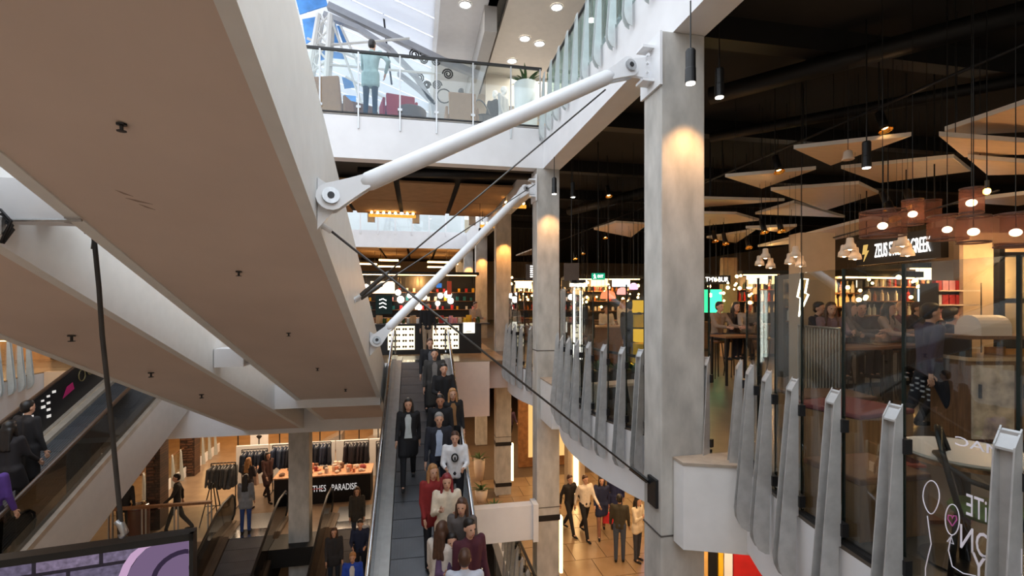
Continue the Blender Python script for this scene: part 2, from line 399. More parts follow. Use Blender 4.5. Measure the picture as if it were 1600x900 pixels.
def balustrade(name, pts, z, label, ztop=1.98, fm=FIN, group=None, gl=GLASSD, cat='balustrade', rail=None, zg=.02, pm=None):
    """pts: (x, y, outward normal) along the floor edge"""
    t = thing(name, (pts[0][0], pts[0][1], z), label, cat, group)
    base = t.location
    for i, (x, y, nx, ny) in enumerate(pts):
        rz = math.atan2(ny, nx)+PI/2
        f = inst('fin', fm, t, (x-base.x+nx*.025, y-base.y+ny*.025, 0), (0, 0, rz))
        if fm is FIN:
            for cz in (.86, .12): inst('clip', CLIP, f, (0, 0.0, cz))
        if fm is FIN: MB().cbox((x-nx*.03, y-ny*.03, z+zg+(ztop-zg)/2), (.016, .016, ztop-zg)).build('pane_joint', JOINT, t)
        if i+1 < len(pts):
            x2, y2 = pts[i+1][:2]; a = Vector((x-nx*.03, y-ny*.03, 0)); b = Vector((x2-pts[i+1][2]*.03, y2-pts[i+1][3]*.03, 0))
            d = (b-a).normalized(); n = Vector((d.y, -d.x, 0))*.006
            a = a+d*.006; b = b-d*.006
            MB().prism([tuple((a+n)[:2]), tuple((b+n)[:2]), tuple((b-n)[:2]), tuple((a-n)[:2])], z+zg, z+ztop).build('glass_pane', gl, t)
    if rail:
        zr, r, m = rail
        MB().tube([(x-nx*.05, y-ny*.05, z+zr) for x, y, nx, ny in pts], r, 8).build('handrail', m, t, smooth=True)
    return t
def arcpts(k, ys):
    out = []
    for y in ys:
        d = .17*(y-BAYS[k][0]); l = math.hypot(1, d)
        out.append((arcx(k, y), y, -1/l, d/l))
    return out
b1 = balustrade('balustrade', arcpts(1, [-.3, .3, .88, 1.32, 1.87, 2.46, 2.94, 3.42, 3.85, 4.25, 4.60]), 0, 'nearest curved balustrade of steel fins with tall tinted glass panes')
b2 = balustrade('balustrade', arcpts(2, [5.0, 5.46, 5.9, 6.24, 6.66, 7.1, 7.55, 8.0, 8.5, 9.1, 9.7]), 0, 'curved fin and glass balustrade between the nearest and second concrete columns', rail=None)
b3 = balustrade('balustrade', arcpts(3, [11.3, 11.8, 12.3, 12.8, 13.3, 13.8]), 0, 'curved fin and glass balustrade between the second and third concrete columns')
mb = MB(); mb.tube([(arcx(2, y)+.12, y, .98) for y in (5.2, 6, 7, 8, 9, 10)], .022, 8); mb.build('inner_rail', DARKM, b2, smooth=True)
mb = MB(); mb.tube([(arcx(1, y)+.12, y, .98) for y in (.0, 1, 2, 3, 4, 4.6)], .012, 8)
# dark channel along the foot of the near glass
for b, k, ys in ((b1, 1, [-.7+j*.38 for j in range(15)]), (b2, 2, [5.0+j*.4 for j in range(15)])):
    m2 = MB(); q = arcpts(k, ys)
    for i in range(len(q)-1):
        m2.prism([(q[i][0]-.0, q[i][1]), (q[i+1][0]-.0, q[i+1][1]), (q[i+1][0]+.06, q[i+1][1]), (q[i][0]+.06, q[i][1])], 0, .03)
    m2.build('glass_channel', DARKM, b)
# upper right balustrade
ys = [2.6+.56*j for j in range(15)]
balustrade('balustrade', [(2.83, y, -1, 0) for y in ys], 5.72, 'upper balustrade of grey fins and green glass above the white beam', 1.12, FINU, None, glass('green_glass', (206, 222, 220), 1.6), rail=(1.2, .03, BLACK))
# upper bridge balustrade
t = thing('glass_balustrade', (-1.0, 10.66, 5.72), 'frameless glass balustrade with dark handrail on the upper bridge', 'balustrade')
bx = [-6, -4.6, -3.3, -2.0] + [at(p, 190, Y=10.64).X if False else at(p, 190, Y=10.64).x for p in (560, 625, 682, 739, 798)] + [2.75]
PST = MB().cbox((0, 0, .5), (.03, .02, 1.62)).cbox((0, .02, .16), (.09, .03, .05)).mesh('post', STEEL)
for i, x in enumerate(bx):
    inst('post', PST, t, (x+1.0, -.035, 0))
    if i+1 < len(bx): MB().box((x+.01, 10.68, 5.76), (bx[i+1]-.01, 10.69, 7.05)).build('glass_pane', GLASS, t)
MB().box((-6, 10.655, 7.04), (2.8, 10.715, 7.09)).build('handrail', BLACK, t)
MB().box((-6, 10.66, 5.74), (2.8, 10.72, 5.765)).build('channel', DARKM, t)
# left balcony fins, ground floor fins
lp = []
for (x, y) in le[::1]:
    d = -.12*(y-10.8); l = math.hypot(1, d); lp.append((x, y, 1/l, -d/l))
balustrade('balustrade', lp[2:], 0, 'pale fin balustrade on the balcony beyond the left escalator', 1.05, FINU, gl=GLASS)
balustrade('balustrade', [(-8.75, 17.6+.62*j, 1, 0) for j in range(10)], -5, 'row of grey fins with white feet on the ground floor beside the brick pillar', 1.05, FINU, gl=GLASS, rail=(1.1, .03, WOODB))
struct(MB().box((-10.4, 17.2, -5.0), (-8.75, 23.6, -4.98)).build('floor_ground_edge', FLOORT))
mb = MB()
for j in range(10): mb.box((-8.735, 17.7+.62*j, -5.0), (-8.70, 18.1+.62*j, -4.62))
struct(mb.build('trim_ground_fascia', WHITE))
b0 = balustrade('balustrade', [(2.3-.03*(y-9)*0-.0+.02*(y-10.5)**2, y, -1, 0) for y in (8.8, 9.3, 9.8, 10.3, 10.8, 11.3, 11.8, 12.3, 12.8)], -5, 'grey fin balustrade on the ground floor edge below the white brace beam', 1.05, gl=GLASS, rail=(1.12, .035, BLACK))
struct(MB().box((2.22, 8.4, -5.6), (2.34, 14.9, -5.0)).build('trim_ground_edge', WHITE))
# ground floor glass rail in front of the stair well
t = thing('glass_balustrade', (-7.5, 14.95, -5), 'low glass railing with brown handrail on the ground floor, above the lit screen', 'balustrade')
gx = [-9.8, -9.0, -8.2, -7.4, -6.6, -5.75]
for i, x in enumerate(gx):
    for s in (-.045, .045): MB().box((x+s-.012, 14.93, -5), (x+s+.012, 14.98, -3.98)).build('post', STEEL, t)
    if i+1 < len(gx): MB().box((x+.05, 14.95, -4.93), (gx[i+1]-.05, 14.96, -4.05)).build('glass_pane', GLASS, t)
MB().box((-9.9, 14.9, -3.97), (-5.7, 15.0, -3.9)).build('handrail', WOODB, t)

# ------------------------------------------------------------------ escalators
DECK = mat('escalator_deck', (196, 196, 194), .35, .5, var=.05, scale=8)
TREAD = mat('tread_metal', (112, 114, 118), .42, .7, var=.1, scale=2)
DGLASS = glass('smoked_glass', (150, 150, 148), 1.5)
TRUSS = mat('truss_white', (222, 214, 206), .5, var=.02)
def pallet_mesh(wd, sl):
    mb = MB(); d = .405; mb.cbox((0, 0, -.02), (wd, d-.012, .04))
    k = int(wd/.045)
    for i in range(k): mb.cbox((-wd/2+wd*(i+.5)/k, 0, .004), (wd/k*.5, d-.012, .012))
    return mb.mesh('pallet', TREAD)
def escalator(name, x0, x1, yt, zt, yb, label, truss=TRUSS, slope=.40, rail=RUBBER, gl=DGLASS, inner=None, depth=1.0, panel=None, dk=DECK):
    zf = lambda y: zt-slope*(yt-y) if y < yt else zt
    t = thing(name, (x0, yt, zt), label, 'escalator'); dw = .17; ang = math.atan(slope)
    bx0, bx1 = x0+dw+.16, x1-dw-.16; wd = bx1-bx0
    pm = pallet_mesh(wd, slope); n = int((yt-yb)/math.cos(ang)*1.0/.405*math.cos(ang)**0)
    n = int((yt-yb)/(.405*math.cos(ang)))
    for i in range(n):
        y = yt-(i+.5)*.405*math.cos(ang)
        inst('pallet', pm, t, ((bx0+bx1)/2-x0, y-yt, zf(y)-zt), (ang, 0, 0))
    top = yt+1.0
    def strip(xa, xb, oa, ob, m, nm):
        ps = [(xa, yb, zf(yb)+oa), (xa, yt, zt+oa), (xa, top, zt+oa), (xa, top, zt+ob), (xa, yt, zt+ob), (xa, yb, zf(yb)+ob)]
        return MB().extr(ps, (xb-xa, 0, 0)).build(nm, m, t)
    for s, (xa, xb) in enumerate(((x0, x0+dw), (x1-dw, x1))):
        strip(xa, xb, .0, .10, dk, 'deck')
        strip(xa if s == 0 else xb-.03, xa+.03 if s == 0 else xb, -depth, 0.0, truss, 'truss_side')
        xi = (x0+dw, x0+dw+.15) if s == 0 else (x1-dw-.15, x1-dw)
        strip(xi[0], xi[1], -.03, .07, inner or dk, 'skirt')
        xg = (xa+xb)/2
        g = [(xg-.008, yb, zf(yb)+.10), (xg-.008, yt, zt+.10), (xg-.008, top-.1, zt+.1), (xg-.008, top+.1, zt+.5), (xg-.008, top-.05, zt+.86), (xg-.008, yt, zt+.9), (xg-.008, yb, zf(yb)+.9)]
        MB().extr(g, (.016, 0, 0)).build('glass_panel' if not (panel and s == 0) else 'advert_panel', gl if not (panel and s == 0) else panel, t)
        hp = [(xg, yb, zf(yb)+.93), (xg, yt-.25, zf(yt-.25)+.93), (xg, yt+.2, zt+.93), (xg, top-.1, zt+.9), (xg, top+.1, zt+.74), (xg, top+.15, zt+.5), (xg, top+.05, zt+.25), (xg, top-.1, zt+.16)]
        MB().tube(hp, .035, 8).build('handrail', rail, t, smooth=True)
    strip(x0+.03, x1-.03, -depth, -depth+.05, truss, 'truss_soffit')
    MB().box((bx0, yt-.02, zt-.03), (bx1, yt+.5, zt+.012)).build('comb_plate', CHROME, t)
    MB().box((bx0-.1, yt+.5, zt-.03), (bx1+.1, yt+1.6, zt+.008)).build('landing_plate', STEEL, t)
    return t
escC = escalator('escalator', -.75, .95, 13.94, 0, .2, 'crowded central escalator with chrome handrails under the white struts', rail=CHROME)
ADV = mat('advert_black', (20, 19, 22), .4)
escD = escalator('escalator', -7.55, -5.83, 13.94, 0, 2.0, 'escalator with black printed panel rising behind the lit screen', depth=1.05, panel=ADV, rail=mat('brown_rubber', (74, 56, 44), .3), dk=mat('warm_deck', (204, 190, 172), .35, .4))
escE = escalator('escalator', -5.55, -3.88, 14.9, -5, 2.5, 'dark escalator going down from the ground floor left of the square column', truss=BLACK, dk=mat('bronze_deck', (120, 106, 92), .35, .6))
escF = escalator('escalator', -2.72, -1.05, 14.9, -5, 2.5, 'dark escalator going down beside the central escalator, right of the square column', truss=BLACK, dk=mat('bronze_deck', (0, 0, 0)))
# print on the advert panel of the left escalator
zf = lambda y: -.40*(13.94-y)
AW = emis('print_white', (232, 228, 222), .55); AP = mat('print_magenta', (196, 30, 110), .5)
mb = MB()
random.seed(3)
for i in range(7):
    for j in range(4):
        y = 10.75+i*.15; z = zf(y)+.32+j*.14; a = random.uniform(.035, .06)
        if random.random() < .8: MB().box((-7.452, y, z), (-7.446, y+a*1.9, z+a)).build('print', AW, escD)
mb = MB(); mb.lathe([(.10, 0), (.10, .004)], (0, 0, 0), 10); 
y = 11.95; MB().extr([(-7.452, y, zf(y)+.45), (-7.452, y+.35, zf(y)+.6), (-7.452, y+.3, zf(y)+.75), (-7.452, y+.12, zf(y)+.68)], (.006, 0, 0)).build('print', AP, escD)
for i in range(3):
    y = 12.55+i*.28; MB().tube([(-7.448, y+.11*math.cos(a*.6), zf(y)+.62+.13*math.sin(a*.6)) for a in range(12)], .012, 5).build('print', mat('print_gold', (120, 106, 66), .5), escD)
# white brace beam from the second column to the central escalator
struct(MB().box((.97, 10.5, -3.62), (2.68, 10.75, -2.85)).build('trim_brace_beam', WHITE))
struct(MB().box((2.55, 10.45, -3.66), (2.67, 10.8, -2.82)).build('trim_brace_plate', WMET))

# ------------------------------------------------------------------ struts and cables
def strut(p0, p1, colx, coly, label, r=.08):
    p0, p1 = Vector(p0), Vector(p1)
    t = thing('strut', p0, label, 'strut'); d = (p1-p0).normalized()
    side = d.cross(Vector((0, 1, 0))).normalized(); up = side
    f = Vector((0, 1, 0)); f = (f-d*f.dot(d)).normalized(); side = d.cross(f)
    a, b = p0+d*.28, p1-d*.28
    MB().tube([a, a+d*.08, b-d*.08, b], [r*.75, r, r, r*.75], 20).build('pipe', WMET, t, smooth=True)
    def disc(c, rad, th, m, nm, n=20):
        return MB().tube([c-f*th/2, c+f*th/2], rad, n).build(nm, m, t)
    for c, s in ((p0, 1), (p1, -1)):
        for k in (-.045, .045):
            q = c+f*k
            poly = [q+side*(.115*math.cos(x))+d*s*(-.115*math.sin(x)) for x in [PI*j/8 for j in range(9)]]
            poly += [q+d*s*.22-side*.075, q+d*s*.33-side*.06, q+d*s*.33+side*.06, q+d*s*.22+side*.075]
            MB().extr([p-f*.012 for p in poly], f*.024).build('eye_plate', WMET, t)
        disc(c, .068, .17, STEEL, 'pin', 20); disc(c, .028, .185, DARKM, 'pin_bolt', 10)
        w_ = Vector((-.80, c.y, c.z)) if s == 1 else Vector((colx, c.y, c.z))
        dx = w_.x-c.x
        pl = [c+Vector((0, 0, .10)), c+Vector((-.05 if dx > 0 else .05, 0, -.08)), Vector((w_.x, c.y, c.z-.26 if s == 1 else c.z-.1)), Vector((w_.x, c.y, c.z+.16))]
        MB().extr([p-f*.02 for p in pl], f*.04).build('gusset', WMET, t)
    c = Vector((colx, p1.y, p1.z))
    MB().box((colx-.03, coly-.03, c.z-.25), (colx, coly+.45, c.z+.35)).build('wall_plate', WMET, t)
    mb = MB()
    for dz in (-.16, .22): mb.box((colx-.17, c.y-.09, c.z+dz), (colx-.03, c.y+.09, c.z+dz+.03))
    for dz in (-.05, .05, .14): mb.tube([(colx-.10, c.y-.09, c.z+dz), (colx-.10, c.y-.05, c.z+dz)], .018, 8)
    mb.build('bracket', WMET, t)
    return t
s1 = strut(at(516, 310, X=-.70), at(980, 107, X=2.36), 2.68, 4.95, 'thick white steel strut from the overhead walkway to the nearest column')
s2 = strut(at(587, 533, X=-.70), at(820, 297, X=2.42), 2.68, 10.65, 'smaller white steel strut reaching the second concrete column')
def tie(p0, p1, label, sleeve=True, r=.011):
    p0, p1 = Vector(p0), Vector(p1); t = thing('tie_cable', p0, label, 'cable'); d = (p1-p0).normalized()
    MB().tube([p0, p1], r, 8).build('cable', CABLE, t, smooth=True)
    if sleeve: MB().tube([p0+d*.06, p0+d*.1, p0+d*.5, p0+d*.56], [.014, .03, .03, .014], 10).build('turnbuckle', CABLE, t, smooth=True)
    MB().tube([p0-d*.0+Vector((-.02, 0, 0)), p0+d*.08], .024, 10).build('fork_end', WMET, t)
    return t
tie(at(556, 468, X=-.78), at(946, 140, X=2.5), 'long steel tie cable running up to the nearest column head')
tie(at(556, 471, X=-.78), at(836, 288, X=2.6), 'steel tie cable running up to the second column head')
tc3 = tie(at(506, 352, X=-.78), at(1016, 756, X=2.66), 'steel tie cable running down to the side of the nearest column', False)
p = at(1021, 762, X=2.67)
MB().box((2.645, p.y-.1, p.z-.2), (2.68, p.y+.1, p.z+.12)).build('anchor_plate', DARKM, tc3)
MB().tube([at(985, 731, X=2.5), at(1012, 752, X=2.64)], .03, 8).build('turnbuckle', CABLE, tc3)
# ------------------------------------------------------------------ people
def limb(mb, p0, p1, r0, r1, n=9):
    p0, p1 = Vector(p0), Vector(p1); d = (p1-p0); L = d.length
    if L < 1e-5: return
    d /= L; pts = []; rs = []
    for a in (-1.4, -.9, -.4): pts.append(p0+d*r0*math.sin(a)); rs.append(r0*math.cos(a))
    for a in (.4, .9, 1.4): pts.append(p1+d*r1*math.sin(a)); rs.append(r1*math.cos(a))
    mb.tube(pts, rs, n)
def remesh(mb, name, voxel, m=None):
    me = mb.mesh('tmp'); o = bpy.data.objects.new('tmp', me); COL.objects.link(o)
    r = o.modifiers.new('r', 'REMESH'); r.mode = 'VOXEL'; r.voxel_size = voxel; r.use_smooth_shade = True
    s = o.modifiers.new('s', 'SMOOTH'); s.factor = .5; s.iterations = 3
    dg = bpy.context.evaluated_depsgraph_get(); dg.update()
    nm = bpy.data.meshes.new_from_object(o.evaluated_get(dg)); nm.name = name
    for p in nm.polygons: p.use_smooth = True
    nm.materials.clear()
    if m: nm.materials.append(m)
    bpy.data.objects.remove(o); bpy.data.meshes.remove(me)
    return nm
SKIN = mat('skin_light', (206, 160, 134), .5, var=.04); SKIN2 = mat('skin_tan', (176, 126, 98), .5, var=.04)
EYEM = mat('eye_dark', (34, 26, 22), .2); MOUTHM = mat('lip', (150, 84, 78), .5)
HAIRC = {'black': mat('hair_black', (26, 22, 21), .45, var=.2), 'brown': mat('hair_brown', (74, 48, 34), .45, var=.2, scale=20), 'fair': mat('hair_fair', (172, 124, 78), .45, var=.2, scale=20), 'grey': mat('hair_grey', (146, 144, 142), .6, var=.15, scale=20), 'red': mat('hair_red', (132, 36, 44), .45, var=.2)}
CL = {}
def cloth(c):
    if c not in CL: CL[c] = mat('cloth_%d_%d_%d' % c, c, .85, var=.07, scale=14, bump=.08)
    return CL[c]
def make_figure(pose, hair='short', coat=0., wide=1., top_open=False, vox=.02):
    """returns shared meshes of one standing / walking / sitting figure, 1.72 m, facing -Y"""
    sit = pose.get('sit', False)
    hz = .50 if sit else .92
    lean = pose.get('lean', 0.)
    J = {}
    def up(z, x=0, y=0): # torso point leaning forward
        h = z-.92; return Vector((x, y-h*math.sin(lean), hz+h*math.cos(lean)))
    legs = []
    for s, (a, b) in zip((-1, 1), pose.get('legs', ((0, 0), (0, 0)))):
        hip = Vector((s*.09, 0, hz))
        if sit: knee = hip+Vector((s*.03, -.42, .02)); ank = knee+Vector((0, .03, -.43))
        else:
            knee = hip+Vector((0, -math.sin(a)*.43, -math.cos(a)*.43)); c = a-b
            ank = knee+Vector((0, -math.sin(c)*.42, -math.cos(c)*.42))
        legs.append((hip, knee, ank))
    low = min(l[2].z for l in legs)-.07
    arms = []
    for s, (f, o, e, inn) in zip((-1, 1), pose.get('arms', ((.1, .12, .25, 0), (.1, .12, .25, 0)))):
        sh = up(1.42, s*.185*wide, .0)
        d = Vector((s*math.sin(o), -math.sin(f)*math.cos(o), -math.cos(f)*math.cos(o)))
        el = sh+d*.29; g = f+e
        d2 = Vector((s*math.sin(o)*.6-s*inn, -math.sin(g), -math.cos(g))).normalized()
        wr = el+d2*.25
        arms.append((sh, el, wr, d2, s))
    hd = up(1.60, 0, -.02-pose.get('nod', 0)*.06); nk = up(1.46); off = Vector((0, 0, -low if not sit else 0))
    nod = pose.get('nod', 0)
    # body
    mb = MB()
    for h, k, a in legs:
        limb(mb, h, k, .075, .052); limb(mb, k, a, .05, .034); limb(mb, a, a+Vector((0, -.1, -.04)), .034, .026)
    for x in (-.05, .05): limb(mb, up(.95, x), up(1.36, x*1.4), .09, .09)
    limb(mb, up(1.40, -.13), up(1.40, .13), .055, .055)
    limb(mb, nk-Vector((0, 0, .06)), hd, .056, .05)
    for sh, el, wr, d2, s in arms:
        limb(mb, sh, el, .045, .036); limb(mb, el, wr, .036, .024)
        limb(mb, wr, wr+d2*.08, .026, .03)
    mb.ball(hd+Vector((0, 0, .03)), (.073, .092, .098), 14, 9); mb.ball(hd+Vector((0, -.026, -.045)), (.055, .066, .062), 12, 8)
    mb.ball(hd+Vector((0, -.094, -.012)), (.014, .02, .022), 8, 6)
    for s in (-1, 1): mb.ball(hd+Vector((s*.074, .01, 0)), (.012, .024, .034), 8, 6)
    body = remesh(mb, 'body', vox*.8, SKIN)
    # fingers added to the same mesh
    fb = MB()
    for sh, el, wr, d2, s in arms:
        x = d2.cross(Vector((s, 0, 0))); x = x.normalized() if x.length > .1 else Vector((0, 1, 0)); nrm = d2.cross(x).normalized()
        for i, L in enumerate((.062, .072, .068, .052)):
            b0 = wr+d2*.095+x*(-.026+.0175*i); b1 = b0+d2*L*.55-nrm*s*.008*-1; b2 = b1+d2*L*.42+nrm*s*-.02
            fb.tube([b0-d2*.02, b0, b1, b2], [.009, .0095, .0085, .006], 6)
        t0 = wr+d2*.035-x*.026; t1 = t0-x*.028+d2*.028; fb.tube([t0, t1, t1+d2*.03-x*.004], [.011, .010, .007], 6)
    bm = bmesh.new(); bm.from_mesh(body); tmp = fb.mesh('tmp'); bm.from_mesh(tmp); bm.to_mesh(body); bm.free(); bpy.data.meshes.remove(tmp)
    for p in body.polygons: p.use_smooth = True
    # top
    mb = MB()
    for x in (-.062, .062): limb(mb, up(.93, x), up(1.10, x*.95), .107, .104); limb(mb, up(1.10, x*.95), up(1.35, x*1.35*wide), .104, .112)
    limb(mb, up(1.405, -.15*wide), up(1.405, .15*wide), .066, .066); limb(mb, nk-Vector((0, 0, .07)), nk-Vector((0, 0, .0)), .075, .062)
    for sh, el, wr, d2, s in arms: limb(mb, sh, el, .066, .054); limb(mb, el, wr-d2*.02, .052, .042)
    if coat:
        for i, (h, k, a) in enumerate(legs):
            e_ = h+(k-h)*min(1, coat/.43)
            limb(mb, h, e_, .118, .115); 
        m_ = (legs[0][1]+legs[1][1])/2; hh = Vector((0, 0, hz)); limb(mb, hh, hh+(m_-hh)*min(1, coat/.43), .12, .11)
    top = remesh(mb, 'top', vox)
    # trousers
    mb = MB()
    for h, k, a in legs: limb(mb, h+Vector((0, 0, .02)), k, .098, .068); limb(mb, k, a+Vector((0, 0, .01)), .068, .054)
    limb(mb, Vector((-.06, 0, hz+.04)), Vector((.06, 0, hz+.04)), .10, .10)
    trou = remesh(mb, 'trousers', vox)
    shoes = []
    for h, k, a in legs:
        m2 = MB(); limb(m2, a+Vector((0, .02, -.032)), a+Vector((0, -.06, -.04)), .042, .038); limb(m2, a+Vector((0, -.06, -.04)), a+Vector((0, -.15, -.045)), .04, .032)
        limb(m2, a, a+Vector((0, .01, -.03)), .044, .044)
        shoes.append(remesh(m2, 'shoe', .014))
    # hair
    mb = MB(); c = hd+Vector((0, .022, .05))
    mb.ball(c, (.083, .092, .092), 14, 9); mb.ball(c+Vector((0, -.035, .035)), (.072, .066, .055), 12, 8)
    if hair == 'short':
        mb.ball(hd+Vector((0, .04, .01)), (.078, .072, .085), 12, 8)
    else:
        mb.ball(hd+Vector((0, .05, -.02)), (.085, .07, .11), 12, 8)
        for s in (-1, 1): limb(mb, hd+Vector((s*.075, .01, .02)), hd+Vector((s*.092, -.03, -.26)), .03, .026)
        for x in (-.05, 0, .05): limb(mb, hd+Vector((x, .075, -.02)), hd+Vector((x*1.3, .11, -.33)), .045, .032)
    hm = remesh(mb, 'hair', vox*.8)
    eyes = [MB().ball(hd+Vector((s*.03, -.087, .017)), (.012, .007, .007), 8, 5).mesh('eye', EYEM) for s in (-1, 1)]
    mouth = MB().ball(hd+Vector((0, -.091, -.052)), (.021, .008, .006), 8, 5).mesh('mouth', MOUTHM)
    return dict(body=body, top=top, trousers=trou, shoes=shoes, hair=hm, eyes=eyes, mouth=mouth, off=off, arms=arms, hd=hd, up=up)
L0_ = ((.02, .02), (-.04, .04)); WALK = ((.38, .10), (-.30, .28)); STEP = ((.30, .35), (-.05, .05))
FIG = {
 'm_stand': make_figure(dict(legs=L0_), 'short'),
 'm_coat': make_figure(dict(legs=L0_, arms=((.08, .1, .2, 0), (.08, .1, .3, 0))), 'short', .40),
 'm_hold': make_figure(dict(legs=L0_, arms=((.25, .14, 1.3, .35), (.25, .14, 1.3, .35)), nod=.4), 'short'),
 'm_walk': make_figure(dict(legs=WALK, arms=((-.4, .12, .35, 0), (.4, .12, .5, 0))), 'short'),
 'm_hips': make_figure(dict(legs=L0_, arms=((-.25, .75, .9, .9), (.75, .25, .7, .3)), lean=.12), 'short', .16),
 'w_stand': make_figure(dict(legs=L0_, arms=((.1, .1, .35, .1), (.1, .1, .25, 0))), 'long', .12, .9),
 'w_coat': make_figure(dict(legs=L0_, arms=((.2, .14, 1.9, .45), (.2, .14, 1.7, .45))), 'long', .34, .92),
 'w_walk': make_figure(dict(legs=WALK, arms=((.35, .1, .5, 0), (-.35, .1, .3, 0))), 'long', .26, .9),
 'w_phone': make_figure(dict(legs=L0_, arms=((.4, .16, 1.9, .15), (.25, .14, 1.2, .4))), 'long', .08, .9),
 'm_sit': make_figure(dict(sit=True, arms=((.6, .15, .9, .3), (.6, .15, .9, .3)), lean=.1), 'short'),
 'w_sit': make_figure(dict(sit=True, arms=((.6, .15, .9, .3), (.7, .15, 1.0, .3)), lean=.15), 'long', 0, .9),
}
def person(fig, loc, rz, label, top, trousers, hair='black', h=1.72, skin=None, group=None, shoes=(28, 27, 28), face=True, extra=None):
    F = FIG[fig]; t = thing('person', loc, label, 'person', group, rz); s = h/1.72; t.scale = (s, s, s); o = F['off']
    parts = [('body', F['body'], skin or SKIN), ('top', F['top'], cloth(top)), ('trousers', F['trousers'], cloth(trousers)), ('hair', F['hair'], HAIRC[hair])]
    parts += [('shoe', m, cloth(shoes)) for m in F['shoes']]
    for n, me, m in parts:
        if not me.materials: me.materials.append(m)
        inst(n, me, t, o, m=m)
    if face:
        for e_ in F['eyes']: inst('eye', e_, t, o)
        inst('mouth', F['mouth'], t, o)
    if extra: extra(t, F, o)
    return t
def shirt(c):
    def f(t, F, o):
        mb = MB(); 
        mb.extr([F['up'](1.43, -.03, -.105), F['up'](1.43, .03, -.105), F['up'](1.36, .062, -.116), F['up'](1.18, .05, -.122), F['up'](.98, .075, -.122), F['up'](.98, -.075, -.122), F['up'](1.18, -.05, -.122), F['up'](1.36, -.062, -.116)], (0, .03, 0))
        q = mb.build('shirt_front', cloth(c), t, local=True); q.location = o
    return f
def logo(m):
    def f(t, F, o):
        mb = MB(); c = F['up'](1.27, 0, -.128); mb.tube([(c.x+.055*math.cos(a*PI/6), c.y-.006, c.z+.07*math.sin(a*PI/6)) for a in range(13)], .016, 6)
        q = mb.build('chest_logo', m, t, local=True); q.location = o
        mb = MB(); mb.box((c.x-.014, c.y-.01, c.z-.045), (c.x+.016, c.y, c.z+.01)); q = mb.build('chest_logo', m, t, local=True); q.location = o
    return f
def bag(c, side=1, dz=-.05, sz=(.26, .12, .30)):
    def f(t, F, o):
        sh, el, wr, d2, s = F['arms'][0 if side < 0 else 1]; p = wr+d2*.1
        mb = MB(); w_, d_, h_ = sz
        mb.add([(p.x-w_/2, p.y-d_/2, p.z-.16-h_), (p.x+w_/2, p.y-d_/2, p.z-.16-h_), (p.x+w_/2, p.y+d_/2, p.z-.16-h_), (p.x-w_/2, p.y+d_/2, p.z-.16-h_),
                (p.x-w_*.42, p.y-d_*.3, p.z-.16), (p.x+w_*.42, p.y-d_*.3, p.z-.16), (p.x+w_*.42, p.y+d_*.3, p.z-.16), (p.x-w_*.42, p.y+d_*.3, p.z-.16)],
               [(3,2,1,0),(4,5,6,7),(0,1,5,4),(1,2,6,5),(2,3,7,6),(3,0,4,7)])
        wp = t.matrix_basis @ Vector((0,0,0))
        b = thing('handbag', t.location, f.label, 'bag', None, t.rotation_euler.z); b.scale = t.scale
        q = mb.build('bag_body', cloth(c), b, local=True, bevel=.015); q.location = o
        m2 = MB(); m2.tube([(p.x-w_*.25, p.y, p.z-.17), (p.x-w_*.2, p.y, p.z-.03), (p.x, p.y, p.z+.0), (p.x+w_*.2, p.y, p.z-.03), (p.x+w_*.25, p.y, p.z-.17)], .008, 6)
        q = m2.build('strap', cloth(c), b, local=True, smooth=True); q.location = o
    def g(label): f.label = label; return f
    return g
# on the central escalator: (figure, x, y, ...)
def onC(y): return -.40*(13.94-y)+.012 if y < 13.94 else .01
def CP_(px, ytop, h=1.72):
    k = (ytop-HOR)/FPX; Y = 10
    for _ in range(30):
        ky = CP-((px-800)/FPX)*SP; Y = max(.5, (1.75-(-.4*13.94)-h)/(.4+k/ky))
    p = at(px, 500, Y=Y); return Vector((p.x, Y, onC(Y)))
def pc(fig, px, yt, rz, label, *a, **k):
    h = k.get('h', 1.72); return person(fig, CP_(px, yt, h), rz, label, *a, **k)
person('m_stand', at(668, 545, Y=15.3)*1+Vector((0, 0, 0)) if False else Vector((at(668, 545, Y=15.3).x, 15.3, .0)), 0.1, 'person in black vest and beige trousers standing at the head of the central escalator', (30, 30, 34), (176, 152, 128), 'brown', 1.70)
pc('m_stand', 672, 530, .1, 'person with brown hair in black jacket, topmost rider on the central escalator', (28, 28, 32), (40, 40, 46), 'brown', extra=shirt((96, 98, 104)))
pc('m_coat', 679, 546, .0, 'person in long charcoal coat riding the central escalator', (58, 56, 54), (26, 26, 30), 'black', h=1.76, extra=shirt((120, 116, 112)))
pc('m_hold', 693, 569, .1, 'person in black jacket carrying a tan bag on the central escalator', (24, 24, 27), (30, 30, 34), 'black', h=1.74, extra=bag((150, 104, 56), 1, sz=(.24, .1, .22))('tan shoulder bag carried by a rider in black jacket'))
pc('m_stand', 688, 618, -.1, 'bearded person in black top behind the grey haired rider', (24, 24, 28), (30, 32, 40), 'black', skin=SKIN2)
pc('w_stand', 707, 608, .1, 'person with fair hair in black jacket at the right handrail', (26, 25, 27), (30, 30, 34), 'fair', h=1.66, extra=shirt((150, 110, 70)))
pc('m_stand', 686, 646, .0, 'grey haired person in dark jacket over pale blue shirt', (36, 38, 48), (34, 38, 52), 'grey', h=1.74, extra=shirt((176, 190, 214)))
pc('m_hold', 711, 675, -.1, 'person in white sweatshirt with a round black chest logo', (226, 226, 228), (40, 40, 46), 'brown', h=1.62, extra=logo(BLACK))
pc('w_walk', 638, 620, .0, 'person in long black jacket walking down alone on the left of the escalator', (26, 26, 30), (24, 24, 30), 'black', h=1.70, extra=shirt((196, 204, 206)))
